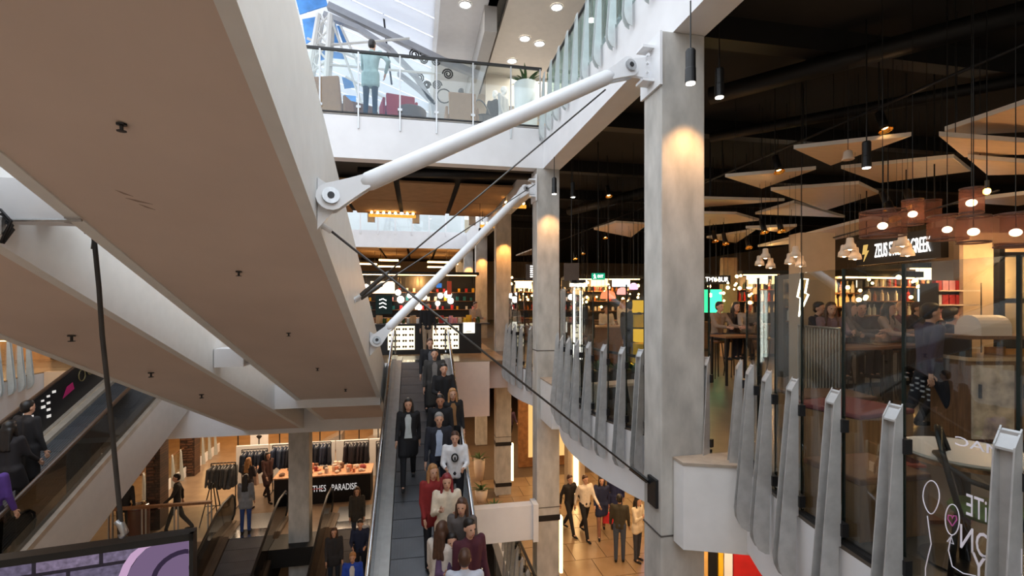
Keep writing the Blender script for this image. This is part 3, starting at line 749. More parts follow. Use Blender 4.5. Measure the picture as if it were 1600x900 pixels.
pc('w_stand', 676, 727, .3, 'person in red coat half hidden behind the cream coat', (140, 40, 40), (30, 30, 36), 'fair', h=1.64)
pc('w_coat', 698, 742, .0, 'red haired person in cream coat with hands raised', (222, 208, 186), (44, 44, 50), 'red', h=1.68)
pc('w_stand', 722, 780, -.3, 'person with long dark hair in grey cardigan near the right handrail', (92, 86, 84), (34, 34, 40), 'brown', h=1.68)
pc('w_stand', 690, 818, 2.6, 'person with long brown hair and pale sleeve turned away on the lower escalator', (206, 196, 186), (34, 34, 44), 'brown', h=1.68)
pc('m_coat', 733, 812, .4, 'person in maroon hoodie on the lower right of the escalator', (74, 30, 44), (34, 34, 44), 'black', h=1.76)
pc('w_coat', 706, 834, .0, 'small person with black hair in patterned purple top between others', (96, 72, 104), (34, 34, 44), 'black', h=1.56)
pc('m_stand', 726, 862, 3.0, 'person with short dark hair in pale blue striped shirt, lowest on the escalator', (196, 202, 216), (40, 44, 60), 'brown', h=1.74)
# ------------------------------------------------------------------ upper floor: ceiling, skylight, lattice, people
CEILW = mat('ceiling_white', (222, 214, 204), .6, var=.02)
struct(MB().box((1.75, 10.5, 9.2), (2.0, 20, 9.25)).box((1.98, 6, 9.35), (2.22, 20, 9.4)).build('trim_ceiling_slot', BLACK))
slab('ceiling_upper', rect(2.22, 14, 5.0, 18), 9.2, 9.35, CEILW, 'white ceiling of the upper floor')
slab('ceiling_upper_edge', rect(.56, 1.98, 5.0, 20), 9.2, 9.5, mat('ceiling_grey', (206, 204, 204), .6, var=.02))
struct(MB().box((1.66, 12.0, 8.55), (1.98, 20, 9.2)).build('trim_bulkhead', mat('bulkhead_grey', (170, 166, 162), .6, var=.02)))
struct(MB().box((1.95, 17.2, 5.74), (14, 17.4, 9.2)).build('wall_upper_shop', mat('shop_beige', (214, 198, 176), .6, var=.02)))
struct(MB().box((2.2, 15.6, 8.2), (14, 15.7, 9.2)).build('trim_upper_beam', CEILW))
DL = MB().lathe([(.0, 0), (.13, 0), (.13, -.012), (.0, -.012)], n=16, cap=False).mesh('lamp_disc', WHITEL)
RING = MB().lathe([(.13, 0), (.17, 0), (.17, -.02), (.13, -.02)], n=16, cap=False).mesh('ring', WMET)
for i, (px, py) in enumerate(((870, 11), (820, 60), (843, 68), (727, 7), (800, 95))):
    p = at(px, py, z=9.19); t = thing('downlight', p, ('round downlight nearest the right edge of the upper ceiling', 'left one of the two round downlights deeper in the upper ceiling', 'right one of the two round downlights deeper in the upper ceiling', 'round downlight beside the skylight on the grey ceiling strip', 'small far downlight low on the upper ceiling')[i], 'light')
    inst('lamp_disc', DL, t); inst('ring', RING, t)
# skylight of white slats over a pitched frame
sk = lambda x: 9.3+.36*(.5-x)
SLAT = mat('slat_white', (240, 242, 246), .6, var=.01)
sm = bpy.data.materials['slat_white'].node_tree
tl = sm.nodes.new('ShaderNodeBsdfTranslucent'); tl.inputs['Color'].default_value = (.93, .95, 1, 1); ad = sm.nodes.new('ShaderNodeMixShader'); ad.inputs[0].default_value = .34
sm.links.new(sm.nodes['Principled BSDF'].outputs[0], ad.inputs[1]); sm.links.new(tl.outputs[0], ad.inputs[2]); sm.links.new(ad.outputs[0], sm.nodes['Material Output'].inputs['Surface'])
wf = struct(MB().extr([(.45, 11, sk(.45)), (.56, 11, sk(.56)), (.56, 11, sk(.56)+.15), (.45, 11, sk(.45)+.15)], (0, 17, 0)).build('window_1', WMET), 'sloping skylight of white slats')
smesh = MB().extr([(.45, 0, sk(.45)), (-7.5, 0, sk(-7.5)), (-7.5, 0, sk(-7.5)+.03), (.45, 0, sk(.45)+.03)], (0, .455, 0)).mesh('slat', SLAT)
for j in range(34): inst('slat', smesh, wf, (0, 11.2+.47*j, .035*(j % 2)))
GREYS = mat('frame_grey', (158, 160, 166), .45, .2, var=.03)
def beam(name, pts, hh, wd, m, label, cat='truss'):
    t = thing(name, pts[0], label, cat)
    mb = MB(); mb.tube(pts, [hh]*len(pts), 4); mb.build('chord', m, t); return t
# rafter truss with scrollwork in front of the skylight
Yt = 13.9
t = thing('scroll_truss', at(520, 20, Y=Yt), 'grey steel rafter with iron scrollwork below the slatted skylight', 'truss')
def strip3(pts, wd, dp, m, nm):
    mb = MB()
    for a, b in zip(pts[:-1], pts[1:]):
        a, b = Vector(a), Vector(b); d = (b-a).normalized(); u = Vector((-d.z, 0, d.x))*wd/2
        mb.extr([a-u, b-u, b+u, a+u], (0, dp, 0))
    return mb.build(nm, m, t)
strip3([at(512, 6, Y=Yt), at(600, 48, Y=Yt), at(690, 92, Y=Yt), at(756, 118, Y=Yt)], .17, .2, GREYS, 'chord')
strip3([at(505, 20, Y=Yt), at(560, 42, Y=Yt), at(610, 76, Y=Yt), at(650, 118, Y=Yt), at(676, 160, Y=Yt), at(682, 200, Y=Yt)], .13, .18, GREYS, 'curved_chord')
strip3([at(622, 112, Y=Yt), at(655, 138, Y=Yt), at(680, 162, Y=Yt)], .10, .2, GREYS, 'brace')
def scroll(px, py, r0, sgn=1, turns=2.2):
    c = at(px, py, Y=Yt+.1); pts = []
    for i in range(26):
        a = i/25*turns*2*PI; r = r0*(1-.8*i/25); pts.append((c.x+sgn*r*math.cos(a), c.y, c.z+r*math.sin(a)))
    MB().tube(pts, .022, 5).build('scroll', DARKM, t, smooth=True)
for px, py, r, s in ((648, 85, .17, 1), (662, 94, .13, -1), (682, 96, .15, 1), (655, 122, .15, -1), (667, 133, .12, 1), (683, 133, .14, 1), (700, 116, .16, -1)): scroll(px, py, r, s)
c = at(694, 150, Y=Yt+.1)
MB().tube([(c.x+.2*math.cos(a*PI/8), c.y, c.z+.2*math.sin(a*PI/8)) for a in range(17)], .02, 5).build('scroll', DARKM, t, smooth=True)
MB().tube([at(597, 0, Y=14.2), at(603, 60, Y=14.2), at(612, 132, Y=14.2)], .03, 6).build('hanger_rod', DARKM, t)
# white lattice mast and blue glazing at left
t = thing('lattice_mast', at(515, 190, Y=17.0), 'white steel lattice mast with crossed braces seen above the walkway', 'mast')
WL = mat('lattice_white', (206, 206, 204), .5, var=.02)
a0, a1, b0_, b1_ = at(470, 190, Y=13.4), at(498, 22, Y=13.4), at(505, 190, Y=13.4), at(516, 22, Y=13.4)
for k in (0, .4):
    for a, b in ((a0, a1), (b0_, b1_)): MB().tube([a+Vector((0, k, 0)), b+Vector((0, k, 0))], .07, 6).build('post', WL, t)
for i in range(7):
    u, v = i/7, (i+1)/7
    MB().tube([a0.lerp(a1, u), b0_.lerp(b1_, v)], .03, 5).build('brace', WL, t); MB().tube([b0_.lerp(b1_, u), a0.lerp(a1, v)], .03, 5).build('brace', WL, t)
for (p, q) in (((518, 30), (575, 190)), ((532, 40), (600, 190)), ((500, 72), (640, 60)), ((500, 100), (690, 116)), ((540, 120), (650, 180)), ((480, 60), (560, 92))):
    MB().tube([at(p[0], p[1], Y=13.7), at(q[0], q[1], Y=13.7)], .035, 5).build('tie_bar', WL, t)
BL = mat('blue_panel', (84, 150, 222), .3, var=.25, scale=2)
for i, pts in enumerate((((461, -6), (508, -6), (512, 8), (468, 22)), ((472, 30), (494, 26), (488, 62), (478, 68)), ((515, 32), (523, 30), (532, 66), (521, 66)), ((526, 40), (532, 40), (542, 66), (536, 68)), ((500, 78), (512, 74), (508, 92), (499, 94)), ((516, 80), (538, 82), (540, 92), (518, 90)), ((500, 140), (512, 138), (512, 182), (500, 182)), ((534, 120), (550, 124), (554, 136), (538, 138)), ((538, 148), (556, 150), (556, 166), (540, 160)))):
    q = [at(a, b, Y=14.1) for a, b in pts]; MB().extr(q, (0, .04, 0)).build('blue_pane', BL, wf)
# things on the bridge
def U(px, Y): return Vector((at(px, 185, Y=Y).x, Y, 5.745))
GH = (150, 172, 172)
person('m_hips', U(579, 10.98), PI-.25, 'person in pale grey green hooded jacket leaning at the upper glass balustrade', GH, (34, 40, 48), 'black', h=1.80)
person('m_sit', U(722, 12.0)+Vector((0, 0, .0)), PI+.2, 'person in black top sitting on a brown chair on the upper bridge', (34, 34, 36), (30, 30, 34), 'black', h=1.75)
def armchair(x, y, rz, label, c, hb=.62):
    t = thing('lounge_chair', (x, y, 5.745), label, 'chair', None, rz); m = cloth(c)
    MB().box((-.34, -.3, .28), (.34, .32, .45)).build('seat', m, t, local=True, bevel=.03)
    MB().extr([(-.34, .25, .1), (-.34, .36, .1), (-.30, .46, .45+hb), (-.30, .38, .45+hb)], (.64, 0, 0)).build('backrest', m, t, local=True, bevel=.02)
    for s in (-1, 1):
        MB().box((s*.34, -.3, .1), (s*.40, .32, .62)).build('armrest', m, t, local=True, bevel=.02)
        for q in (-.26, .28): MB().tube([(s*.3, q, 0), (s*.3, q, .3)], .02, 6).build('leg', DARKM, t, local=True)
    return t
armchair(U(722, 11.55).x, 11.75, PI, 'tan wooden backed lounge chair under the seated person on the bridge', (150, 118, 92), .45)
armchair(U(522, 11.6).x, 11.7, PI-.3, 'tall brown lounge chair at the left end of the upper bridge', (146, 112, 82), .55)
armchair(U(555, 11.8).x, 12.2, PI+.5, 'low brown lounge chair behind the standing person on the bridge', (132, 100, 74), .2)
armchair(U(622, 11.5).x, 11.6, PI+.2, 'red lounge chair on the upper bridge near the middle glass post', (160, 32, 44), .22)
t = thing('lounge_stool', U(642, 11.4), 'dark brown low stool beside the red lounge chair on the bridge', 'stool')
MB().lathe([(.3, .0), (.34, .2), (.36, .40), (.3, .46)], n=16).build('seat', mat('stool_brown', (70, 52, 44), .6), t, local=True, smooth=True)
MB().lathe([(.30, -.02), (.30, .01)], n=16).build('base_ring', DARKM, t, local=True)
t = thing('tub_planter', U(822, 11.5), 'tall white cylindrical planter with a spiky green plant on the bridge', 'planter')
MB().lathe([(.26, 0), (.29, .6), (.30, 1.32), (.27, 1.34), (.26, 1.28)], n=24).build('pot', mat('planter_white', (228, 234, 236), .35, var=.02), t, local=True, smooth=True)
def leafy(t, n, L, c, z, seed, wd=.03, droop=.5, m=None, nm='leaf'):
    rnd = random.Random(seed)
    for i in range(n):
        a = rnd.uniform(0, 2*PI); ln = L*rnd.uniform(.7, 1.2); el = rnd.uniform(.3, 1.3); mb = MB(); pts = []
        for k in range(5):
            u = k/4; r = ln*u*math.cos(el*(1-.3*u)); h = ln*(u*math.sin(el)-droop*u*u*.6); pts.append((r, h, wd*math.sin(PI*min(.98, u*.85+.12))))
        vs = []; fs = []
        ca, sa = math.cos(a), math.sin(a)
        for r, h, w_ in pts: vs += [(c[0]+r*ca-w_*sa, c[1]+r*sa+w_*ca, z+h), (c[0]+r*ca, c[1]+r*sa, z+h-.3*w_), (c[0]+r*ca+w_*sa, c[1]+r*sa-w_*ca, z+h)]
        for k in range(4): o = k*3; fs += [(o, o+1, o+4, o+3), (o+1, o+2, o+5, o+4)]
        mb.add(vs, fs); mb.build(nm, m or GREENL, t, local=True, smooth=True)
leafy(t, 26, .5, (0, 0), 1.3, 4, .035)
# shop figure
t = thing('mannequin', U(786, 12.6), 'white headed shop mannequin in a pale grey jacket on the upper floor', 'mannequin', None, .9)
F = FIG['m_stand']; WM = mat('mannequin_white', (232, 232, 230), .4, var=.01)
inst('body', F['body'], t, F['off'], m=WM); inst('jacket', F['top'], t, F['off'], m=cloth((172, 174, 176))); inst('trousers', F['trousers'], t, F['off'], m=cloth((190, 188, 186)))
MB().lathe([(.22, 0), (.22, .02), (.03, .03), (.03, .06)], n=16).build('base', STEEL, t, local=True)
t = thing('mannequin', U(774, 12.9), 'second mannequin in black, half hidden behind the pale grey one', 'mannequin', None, -.6)
inst('body', F['body'], t, F['off'], m=WM); inst('jacket', F['top'], t, F['off'], m=cloth((34, 34, 36))); inst('trousers', F['trousers'], t, F['off'], m=cloth((30, 30, 32)))
t = thing('lounge_chair', U(757, 11.6), 'black framed cane chair beside the seated person on the bridge', 'chair', None, .5)
MB().lathe([(.24, .44), (.25, .47)], n=16).build('seat', BLACK, t, local=True)
MB().tube([(.24*math.cos(a), .24*math.sin(a)*.6+.05, .46+.5*math.sin(max(0, a))) for a in [PI*j/12 for j in range(13)]], .018, 6).build('backrest', BLACK, t, local=True, smooth=True)
for a in range(4): MB().tube([(.2*math.cos(a*PI/2+.8), .2*math.sin(a*PI/2+.8), .46), (.26*math.cos(a*PI/2+.8), .26*math.sin(a*PI/2+.8), 0)], .015, 6).build('leg', BLACK, t, local=True)
# far side of the upper floor: glass rail with white posts above the far fascia
t = thing('glass_balustrade', (-3, 28.1, 5.72), 'far glass balustrade with white posts above the distant white fascia', 'balustrade')
for i in range(10):
    x = -6+i*.95; MB().box((x, 28.05, 5.5), (x+.05, 28.12, 6.8)).build('post', WMET, t)
    MB().box((x+.06, 28.1, 5.74), (x+.93, 28.11, 6.75)).build('glass_pane', GLASS, t)
struct(MB().box((-9, 31, 5.72), (3, 31.2, 9.2)).build('wall_upper_far', WHITE))
# ------------------------------------------------------------------ lit screen on its cable
q0, q1 = at(-40, 856, Y=4.52), at(302, 838, Y=4.74)
ang = math.atan2(q1.y-q0.y, q1.x-q0.x); W_ = (q1-q0).length+1.2
t = thing('video_screen', q1, 'hanging video screen showing purple bricks, at the lower left', 'screen', None, ang)
Hs = 1.2
MB().box((-W_, 0.03, -Hs), (0, .12, .03)).build('housing', BLACK, t, local=True)
for a, b in (((-W_, -.01, -.03), (0, .03, .03)), ((-W_, -.03, -Hs), (0, .03, -Hs+.06)), ((-.03, -.01, -Hs), (0, .03, .03)), ((-W_, -.03, -Hs), (-W_+.06, .03, .06))):
    MB().box(a, b).build('bezel', BLACK, t, local=True)
PB = brickmat('screen_bricks', (126, 112, 138), (98, 90, 116), (30, 24, 38), 1.35, .5, .6, .18)
PB.node_tree.nodes['Principled BSDF'].inputs['Base Color'].default_value = (0, 0, 0, 1)
MB().box((-W_+.06, .0, -Hs+.06), (-.03, .028, -.03)).build('display', PB, t, local=True)
PR = emis('screen_pink', (214, 176, 214), .5); PD = emis('screen_mauve', (138, 114, 150), .42)
def ring(r0, r1, c, y, m, a0=0, a1=2*PI, n=28):
    mb = MB()
    for i in range(n):
        a, b = a0+(a1-a0)*i/n, a0+(a1-a0)*(i+1)/n
        P = [(c[0]+r*math.cos(x), y, c[1]+r*math.sin(x)) for r, x in ((r0, a), (r1, a), (r1, b), (r0, b))]
        P = [(min(p[0], -.035), p[1], min(p[2], -.02)) for p in P]; mb.extr(P, (0, -.003, 0))
    mb.build('graphic', m, t, local=True)
ring(.40, .46, (-.10, -.36), -.001, PR); ring(.0, .395, (-.10, -.36), -.0005, PD); ring(.22, .26, (-.06, -.36), -.002, emis('screen_dark', (44, 34, 52), .8))
for x0, x1 in ((-1.06, -.98), (-.93, -.86), (-.84, -.70), (-1.16, -1.09)):
    MB().extr([(x0, -.002, -.53), (x1, -.002, -.50), (x1-.02, -.002, -.34), (x0+.02, -.002, -.37)], (0, -.004, 0)).build('graphic', emis('screen_white', (250, 248, 255), 1.4), t, local=True)
ct = at(145, 352, Y=4.62); cb = at(189, 838, Y=4.66)
t = thing('hanging_cable', ct, 'dark twisted cable holding the video screen from the cross beam', 'cable')
MB().tube([ct, ct.lerp(cb, .2)+Vector((.004, 0, 0)), ct.lerp(cb, .35)+Vector((-.004, 0, 0)), ct.lerp(cb, .6)+Vector((.005, 0, 0)), cb+Vector((0, 0, .12)), cb], .019, 8).build('cable', mat('cable_brown', (52, 48, 44), .6, var=.2), t, smooth=True)
MB().tube([ct+Vector((-.07, 0, .14)), ct+Vector((-.10, 0, .02)), ct+Vector((-.05, 0, -.06)), ct+Vector((.04, 0, -.02)), ct+Vector((.06, 0, .08))], .018, 6).build('loop', RUBBER, t, smooth=True)
MB().tube([ct+Vector((-.05, 0, .16)), ct+Vector((.02, 0, .0)), ct+Vector((0, 0, -.2))], .014, 6).build('loop', RUBBER, t, smooth=True)
MB().tube([cb+Vector((-.03, 0, .14)), cb+Vector((0, 0, .1)), cb+Vector((.03, 0, .03)), cb], .03, 8).build('shackle', STEEL, t, smooth=True)
MB().box((ct.x-.22, ct.y-.02, ct.z+.12), (ct.x+.2, ct.y+.3, ct.z+.16)).build('hanger', WMET, t)
cl = at(6, 345, Y=4.1)
t = thing('cable_bracket', cl, 'grey bracket with looped cables under the cross beam at the left edge', 'bracket')
MB().box((cl.x-.05, cl.y-.02, cl.z-.1), (cl.x+.0, cl.y+.02, cl.z+.02)).build('plate', STEEL, t)
for k in range(3): MB().tube([cl+Vector((-.12, .01*k, .05-.02*k)), cl+Vector((-.02, .01*k, .08-.03*k)), cl+Vector((.045, .01*k, -.0-.03*k)), cl+Vector((-.02, .01*k, -.16))], .010, 6).build('loop', DARKM, t, smooth=True)
MB().tube([at(-20, 344, Y=4.18), at(128, 344, Y=4.18)], .012, 6).build('rod', STEEL, t)
# ------------------------------------------------------------------ food court: ceiling panels, rails, lamps
TRI = mat('triangle_panel', (214, 186, 156), .38, var=.05, scale=3, stretch=(1, 6, 1)); TRIE = mat('panel_edge', (232, 228, 220), .5, var=.02)
TP = [(((1240,233),(1424,213),(1298,259)), 3.95, 'triangular ceiling panel with a small white lamp hanging before it'),
      (((1133,277),(1275,265),(1190,295)), 3.9, 'triangular ceiling panel just right of the nearest concrete column, second from the top'),
      (((1314,264),(1490,247),(1517,268),(1375,286)), 3.85, 'long four sided ceiling panel above the drum lamps'),
      (((1204,298),(1342,288),(1373,303),(1290,329)), 3.75, 'kite shaped ceiling panel in the middle of the cluster'),
      (((1100,311),(1226,314),(1100,324)), 3.9, 'thin ceiling panel with a green tint beside the nearest column'),
      (((1180,335),(1241,317),(1320,340)), 3.8, 'flat triangular ceiling panel pointing up between two others'),
      (((1100,334),(1150,335),(1186,345),(1100,353)), 3.7, 'small ceiling panel lowest beside the nearest column'),
      (((1476,205),(1640,150),(1640,205),(1480,212)), 3.9, 'largest white edged ceiling panel at the upper right'),
      (((1467,213),(1640,226),(1640,240),(1507,246)), 3.7, 'ceiling panel directly below the largest one at the right'),
      (((1512,248),(1640,258),(1640,272),(1543,274)), 3.6, 'narrow ceiling panel at the right edge above the lamps'),
      (((1184,386),(1362,342),(1420,350),(1300,376)), 3.2, 'long low ceiling panel over the white pendant lamps'),
      (((1165,357),(1245,354),(1228,364)), 3.4, 'small red lit ceiling panel behind the spotlights'),
      (((928,359),(962,348),(1012,351),(986,371)), 3.9, 'pale ceiling panel seen between the two nearest columns'),
      (((806,400),(838,388),(838,398)), 3.9, 'brown ceiling panel left of the second column'),
      (((1500,316),(1640,300),(1640,312),(1590,322)), 3.3, 'beige ceiling panel behind the amber bulb at the right edge'),
      (((1104,372),(1180,360),(1150,380)), 3.6, 'small ceiling panel deep behind the nearest column')]
for pts, z, lab in TP:
    q = [at(a, b, z=z) for a, b in pts]; c = sum(q, Vector())/len(q)
    t = thing('ceiling_panel', c, lab, 'panel')
    if len(q) < 99:
        n = Vector((0, 0, .055)); MB().extr([p+Vector((0, 0, .004)) for p in q], n).build('edge', TRIE, t)
        cc = c; qq = [p+(cc-p)*.015 for p in q]; MB().extr(qq, (0, 0, .004)).build('face', TRI, t)
    for p in q[:3]:
        r = p.lerp(c, .25); MB().tube([(r.x, r.y, z+.05), (r.x, r.y, 5.38)], .006, 4).build('hanger', BLACK, t)
def tube_thing(name, pts, r, m, label, cat):
    t = thing(name, pts[0], label, cat); MB().tube(pts, r, 8).build('bar', m, t, smooth=True); return t
ra1, ra2 = at(1090, 290, z=4.5), at(1640, 52, z=4.5)
tr = tube_thing('lighting_track', [ra1, ra2], .022, DARKM, 'black lighting track running up to the right over the triangular panels', 'track')
for u in (.15, .5, .85):
    p = ra1.lerp(ra2, u); MB().tube([p, (p.x, p.y, 5.38)], .01, 5).build('drop_rod', BLACK, tr)
tr2 = tube_thing('lighting_track', [at(1300, 372, z=3.0), at(1560, 298, z=3.0)], .015, DARKM, 'thin lower track carrying gold bulbs above the drum lamps', 'track')
tr3 = tube_thing('lighting_track', [at(870, 378, z=4.3), at(1012, 322, z=4.3)], .022, DARKM, 'black lighting track seen between the two nearest columns', 'track')
DUCTM = mat('duct_dark', (24, 23, 23), .5, .3, var=.15)
for i, (a, b, r, lab) in enumerate((((1110, 150, 5.0), (1600, 20, 5.0), .14, 'dark round duct under the black ceiling, nearest'), ((1110, 215, 5.05), (1620, 120, 5.05), .10, 'dark pipe under the black ceiling, middle one'), ((890, 330, 4.9), (1010, 300, 4.9), .16, 'dark duct between the two nearest columns'), ((560, 268, 4.95), (840, 274, 4.95), .12, 'dark duct under the front of the bridge'))):
    p, q = at(a[0], a[1], z=a[2]), at(b[0], b[1], z=b[2]); tube_thing('duct', [p, q], r, DUCTM, lab, 'duct')
for i in range(6):
    y = 5.5+i*3.2; o = MB().box((3.3, y, 5.1), (22, y+.25, 5.4)).build('trim_ceiling_joist', DUCTM); struct(o)
GOLD = mat('gold_reflector', (214, 160, 74), .25, .9, var=.05)
def spotlight(px, py, z, label, tilt=(0, -.35), d=None):
    p = at(px, py, z=z) if d is None else at(px, py, d=d); t = thing('spotlight', p, label, 'spotlight')
    a = Vector((tilt[0], tilt[1], -1)).normalized()
    MB().tube([p-a*.14, p-a*.13, p+a*.10, p+a*.12], [.03, .05, .055, .055], 12).build('housing', BLACK, t, smooth=True)
    MB().tube([p+a*.12, p+a*.17], [.055, .085], 12, caps=False).build('barn_door', GOLD, t)
    MB().tube([p+a*.119, p+a*.123], .04, 10).build('bulb', WARM, t)
    q = p-a*.13; MB().tube([q, (q.x, q.y, 5.39)], .008, 6).build('arm', BLACK, t)
    return t
for px, py, z, lab in ((1214, 255, 4.0, 'black track spotlight over the second triangular panel'), (1378, 188, 4.2, 'black track spotlight with gold flaps, highest at the right'), (1192, 352, 3.3, 'gold lit spotlight left of the pair under the panels'), (1218, 350, 3.3, 'gold lit spotlight right of the pair under the panels'),
                       (1116, 368, 3.4, 'spotlight nearest the column among the low ones'), (1132, 372, 3.3, 'low spotlight beside the one nearest the column'), (1168, 378, 3.2, 'low spotlight under the small red lit panel'), (1384, 312, 3.3, 'small gold spotlight above the first drum lamp'), (1420, 308, 3.4, 'small gold spotlight above the tall drum lamp'), (1392, 328, 3.1, 'small gold bulb spotlight touching the first drum lamp'),
                       (945, 365, 4.0, 'spotlight beside the pale panel between the columns'), (950, 298, 4.5, 'hanging grey spotlight between the two nearest columns'), (910, 390, 3.6, 'warm spotlight right of the second column'), (898, 398, 3.4, 'second warm spotlight right of the second column')):
    spotlight(px, py, z, lab)
def pendant(px, py, d, label, ztop=5.38, r=.05, h=.34):
    p = at(px, py, d=d); t = thing('pendant_spotlight', p, label, 'lamp')
    MB().lathe([(r*.8, h), (r, h*.95), (r, h*.45), (r*1.06, h*.42), (r*1.1, 0)], (p.x, p.y, p.z), 16, cap=True).build('shade', BLACK, t, smooth=False)
    MB().lathe([(0, -.002), (r*.9, -.002), (r*.9, -.008), (0, -.008)], (p.x, p.y, p.z), 14, cap=False).build('lens', WHITEL, t)
    MB().tube([(p.x, p.y, p.z+h), (p.x, p.y, ztop)], .008, 6).build('cord', BLACK, t)
    return t
pendant(1079, 130, 4.85, 'black pendant spotlight hanging in front of the nearest column', 4.78)
pendant(1124, 152, 5.6, 'black pendant spotlight just right of the nearest column')
pendant(866, 303, 10.1, 'black pendant spotlight in front of the second column', 4.78)
pendant(895, 308, 11, 'small pendant spotlight right of the second column', 5.38)
pendant(1354, 262, 6.2, 'black pendant spotlight in front of the long ceiling panel')
pendant(750, 372, 16.5, 'small pendant spotlight before the third column', 5.12)
# drum lamps of copper mesh
MESHM = bpy.data.materials.new('copper_mesh'); MESHM.use_nodes = True; nt = MESHM.node_tree; pb_ = nt.nodes['Principled BSDF']
pb_.inputs['Base Color'].default_value = lin((120, 78, 62)); pb_.inputs['Roughness'].default_value = .5
trn = nt.nodes.new('ShaderNodeBsdfTransparent'); mxs = nt.nodes.new('ShaderNodeMixShader'); mxs.inputs[0].default_value = .5
tlu = nt.nodes.new('ShaderNodeBsdfTranslucent'); tlu.inputs['Color'].default_value = lin((120, 76, 60)); mx2 = nt.nodes.new('ShaderNodeMixShader'); mx2.inputs[0].default_value = .6
nt.links.new(pb_.outputs[0], mx2.inputs[1]); nt.links.new(tlu.outputs[0], mx2.inputs[2]); nt.links.new(trn.outputs[0], mxs.inputs[1]); nt.links.new(mx2.outputs[0], mxs.inputs[2]); nt.links.new(mxs.outputs[0], nt.nodes['Material Output'].inputs['Surface'])
BULBW = emis('lamp_bulb', (255, 214, 170), 9)
for px, py, w_, h_, d, lab in ((1379, 350, 60, 38, 5.0, 'widest copper mesh drum lamp, left of the group'), (1426, 332, 28, 38, 5.6, 'tall narrow copper mesh lamp behind the dark sign'), (1518, 314, 30, 38, 4.9, 'highest small copper mesh lamp at the right'), (1480, 356, 50, 36, 5.4, 'copper mesh drum lamp left of the pair at the right'), (1521, 359, 42, 40, 4.6, 'copper mesh drum lamp under the highest small one'), (1587, 360, 52, 50, 4.5, 'copper mesh drum lamp cut by the right edge'), (1448, 330, 36, 30, 6.6, 'unlit mesh drum lamp behind the others')):
    p = at(px, py, d=d); s = FPX/d; r = w_/2/s; h = h_/s
    t = thing('drum_lamp', p, lab, 'lamp')
    MB().lathe([(r, -h/2), (r, h/2)], tuple(p), 24, cap=False).build('shade', MESHM, t, smooth=True)
    for z in (-h/2, h/2): MB().lathe([(r*1.01, z-.008), (r*1.01, z+.008), (r*.96, z+.008), (r*.96, z-.008)], tuple(p), 24, cap=False).build('hoop', mat('hoop_copper', (92, 62, 48), .5, .3), t)
    if 'unlit' not in lab: MB().ball((p.x, p.y, p.z-.02), (.045, .045, .036), 12, 8).build('bulb', BULBW, t, smooth=True)
    MB().tube([(p.x, p.y, p.z+.03), (p.x, p.y, 5.38)], .004, 5).build('cord', BLACK, t)
    MB().tube([(p.x-r*.96, p.y, p.z+h/2), (p.x+r*.96, p.y, p.z+h/2)], .006, 5).build('spider', BLACK, t)
PORC = mat('porcelain', (236, 214, 190), .4, var=.03)
k = 0
for px, py, d, lab in ((1196, 405, 8.6, 'beside the red neon'), (1243, 402, 8.0, 'left of the beige pillar'), (1328, 390, 7.0, 'left of the black and white sign'), (1410, 384, 6.6, 'in front of the black and white sign')):
    for j, (dx, dy) in enumerate(((0, -8), (8, 7), (-9, 3))):
        p = at(px+dx, py+dy, d=d+.12*j); t = thing('ceramic_pendant', p, ('top', 'right hand', 'left hand')[j]+' white ceramic pendant of the cluster '+lab, 'lamp', None)
        MB().lathe([(.03, .10), (.045, .09), (.05, .02), (.075, -.01), (.085, -.08), (.078, -.08), (.06, -.01)], tuple(p), 14, cap=False).build('shade', PORC, t, smooth=True)
        MB().ball((p.x, p.y, p.z-.06), .03, 8, 6).build('bulb', BULBW, t); MB().tube([(p.x, p.y, p.z+.09), (p.x, p.y, 5.38)], .003, 4).build('cord', BLACK, t)
p = at(1325, 244, d=6.4); t = thing('ceramic_pendant', p, 'single white cup shaped pendant before the highest triangular panel', 'lamp')
MB().lathe([(.02, .08), (.05, .06), (.06, -.02), (.075, -.04), (.07, -.05)], tuple(p), 14, cap=False).build('shade', PORC, t, smooth=True); MB().tube([(p.x, p.y, p.z+.07), (p.x, p.y, 5.38)], .006, 4).build('cord', BLACK, t)
p = at(1542, 299, d=5.3); t = thing('amber_bulb', p, 'bare amber bulb glowing on the thin track at the right', 'bulb'); MB().ball(p, .035, 10, 6).build('glass_bulb', emis('amber', (255, 170, 60), 40), t); MB().tube([p+Vector((0, 0, .02)), p+Vector((0, 0, .12))], .02, 8).build('socket', BLACK, t); MB().tube([p+Vector((0, 0, .12)), (p.x, p.y, 5.39)], .005, 5).build('cord', BLACK, t)
# ------------------------------------------------------------------ food court: stalls
def pillar(px0, px1, d, label, m=BEIGE, h=3.1):
    a, b = at(px0, 470, d=d), at(px1, 470, d=d); w_ = (b-a).length
    o = MB().box((0, 0, 0), (w_, w_*.55, h)).build('column', m); o.location = (a.x, a.y, 0); o.rotation_euler = (0, 0, -PSI); struct(o, label); return o
pillar(1250, 1305, 9.5, 'beige square pillar left of the black and white stall sign')
pillar(1490, 1562, 7.6, 'beige pillar right of the black and white stall sign')
pillar(1130, 1152, 15, 'narrow lit pillar beside the burger sign', mat('lit_pillar', (196, 160, 120), .7))
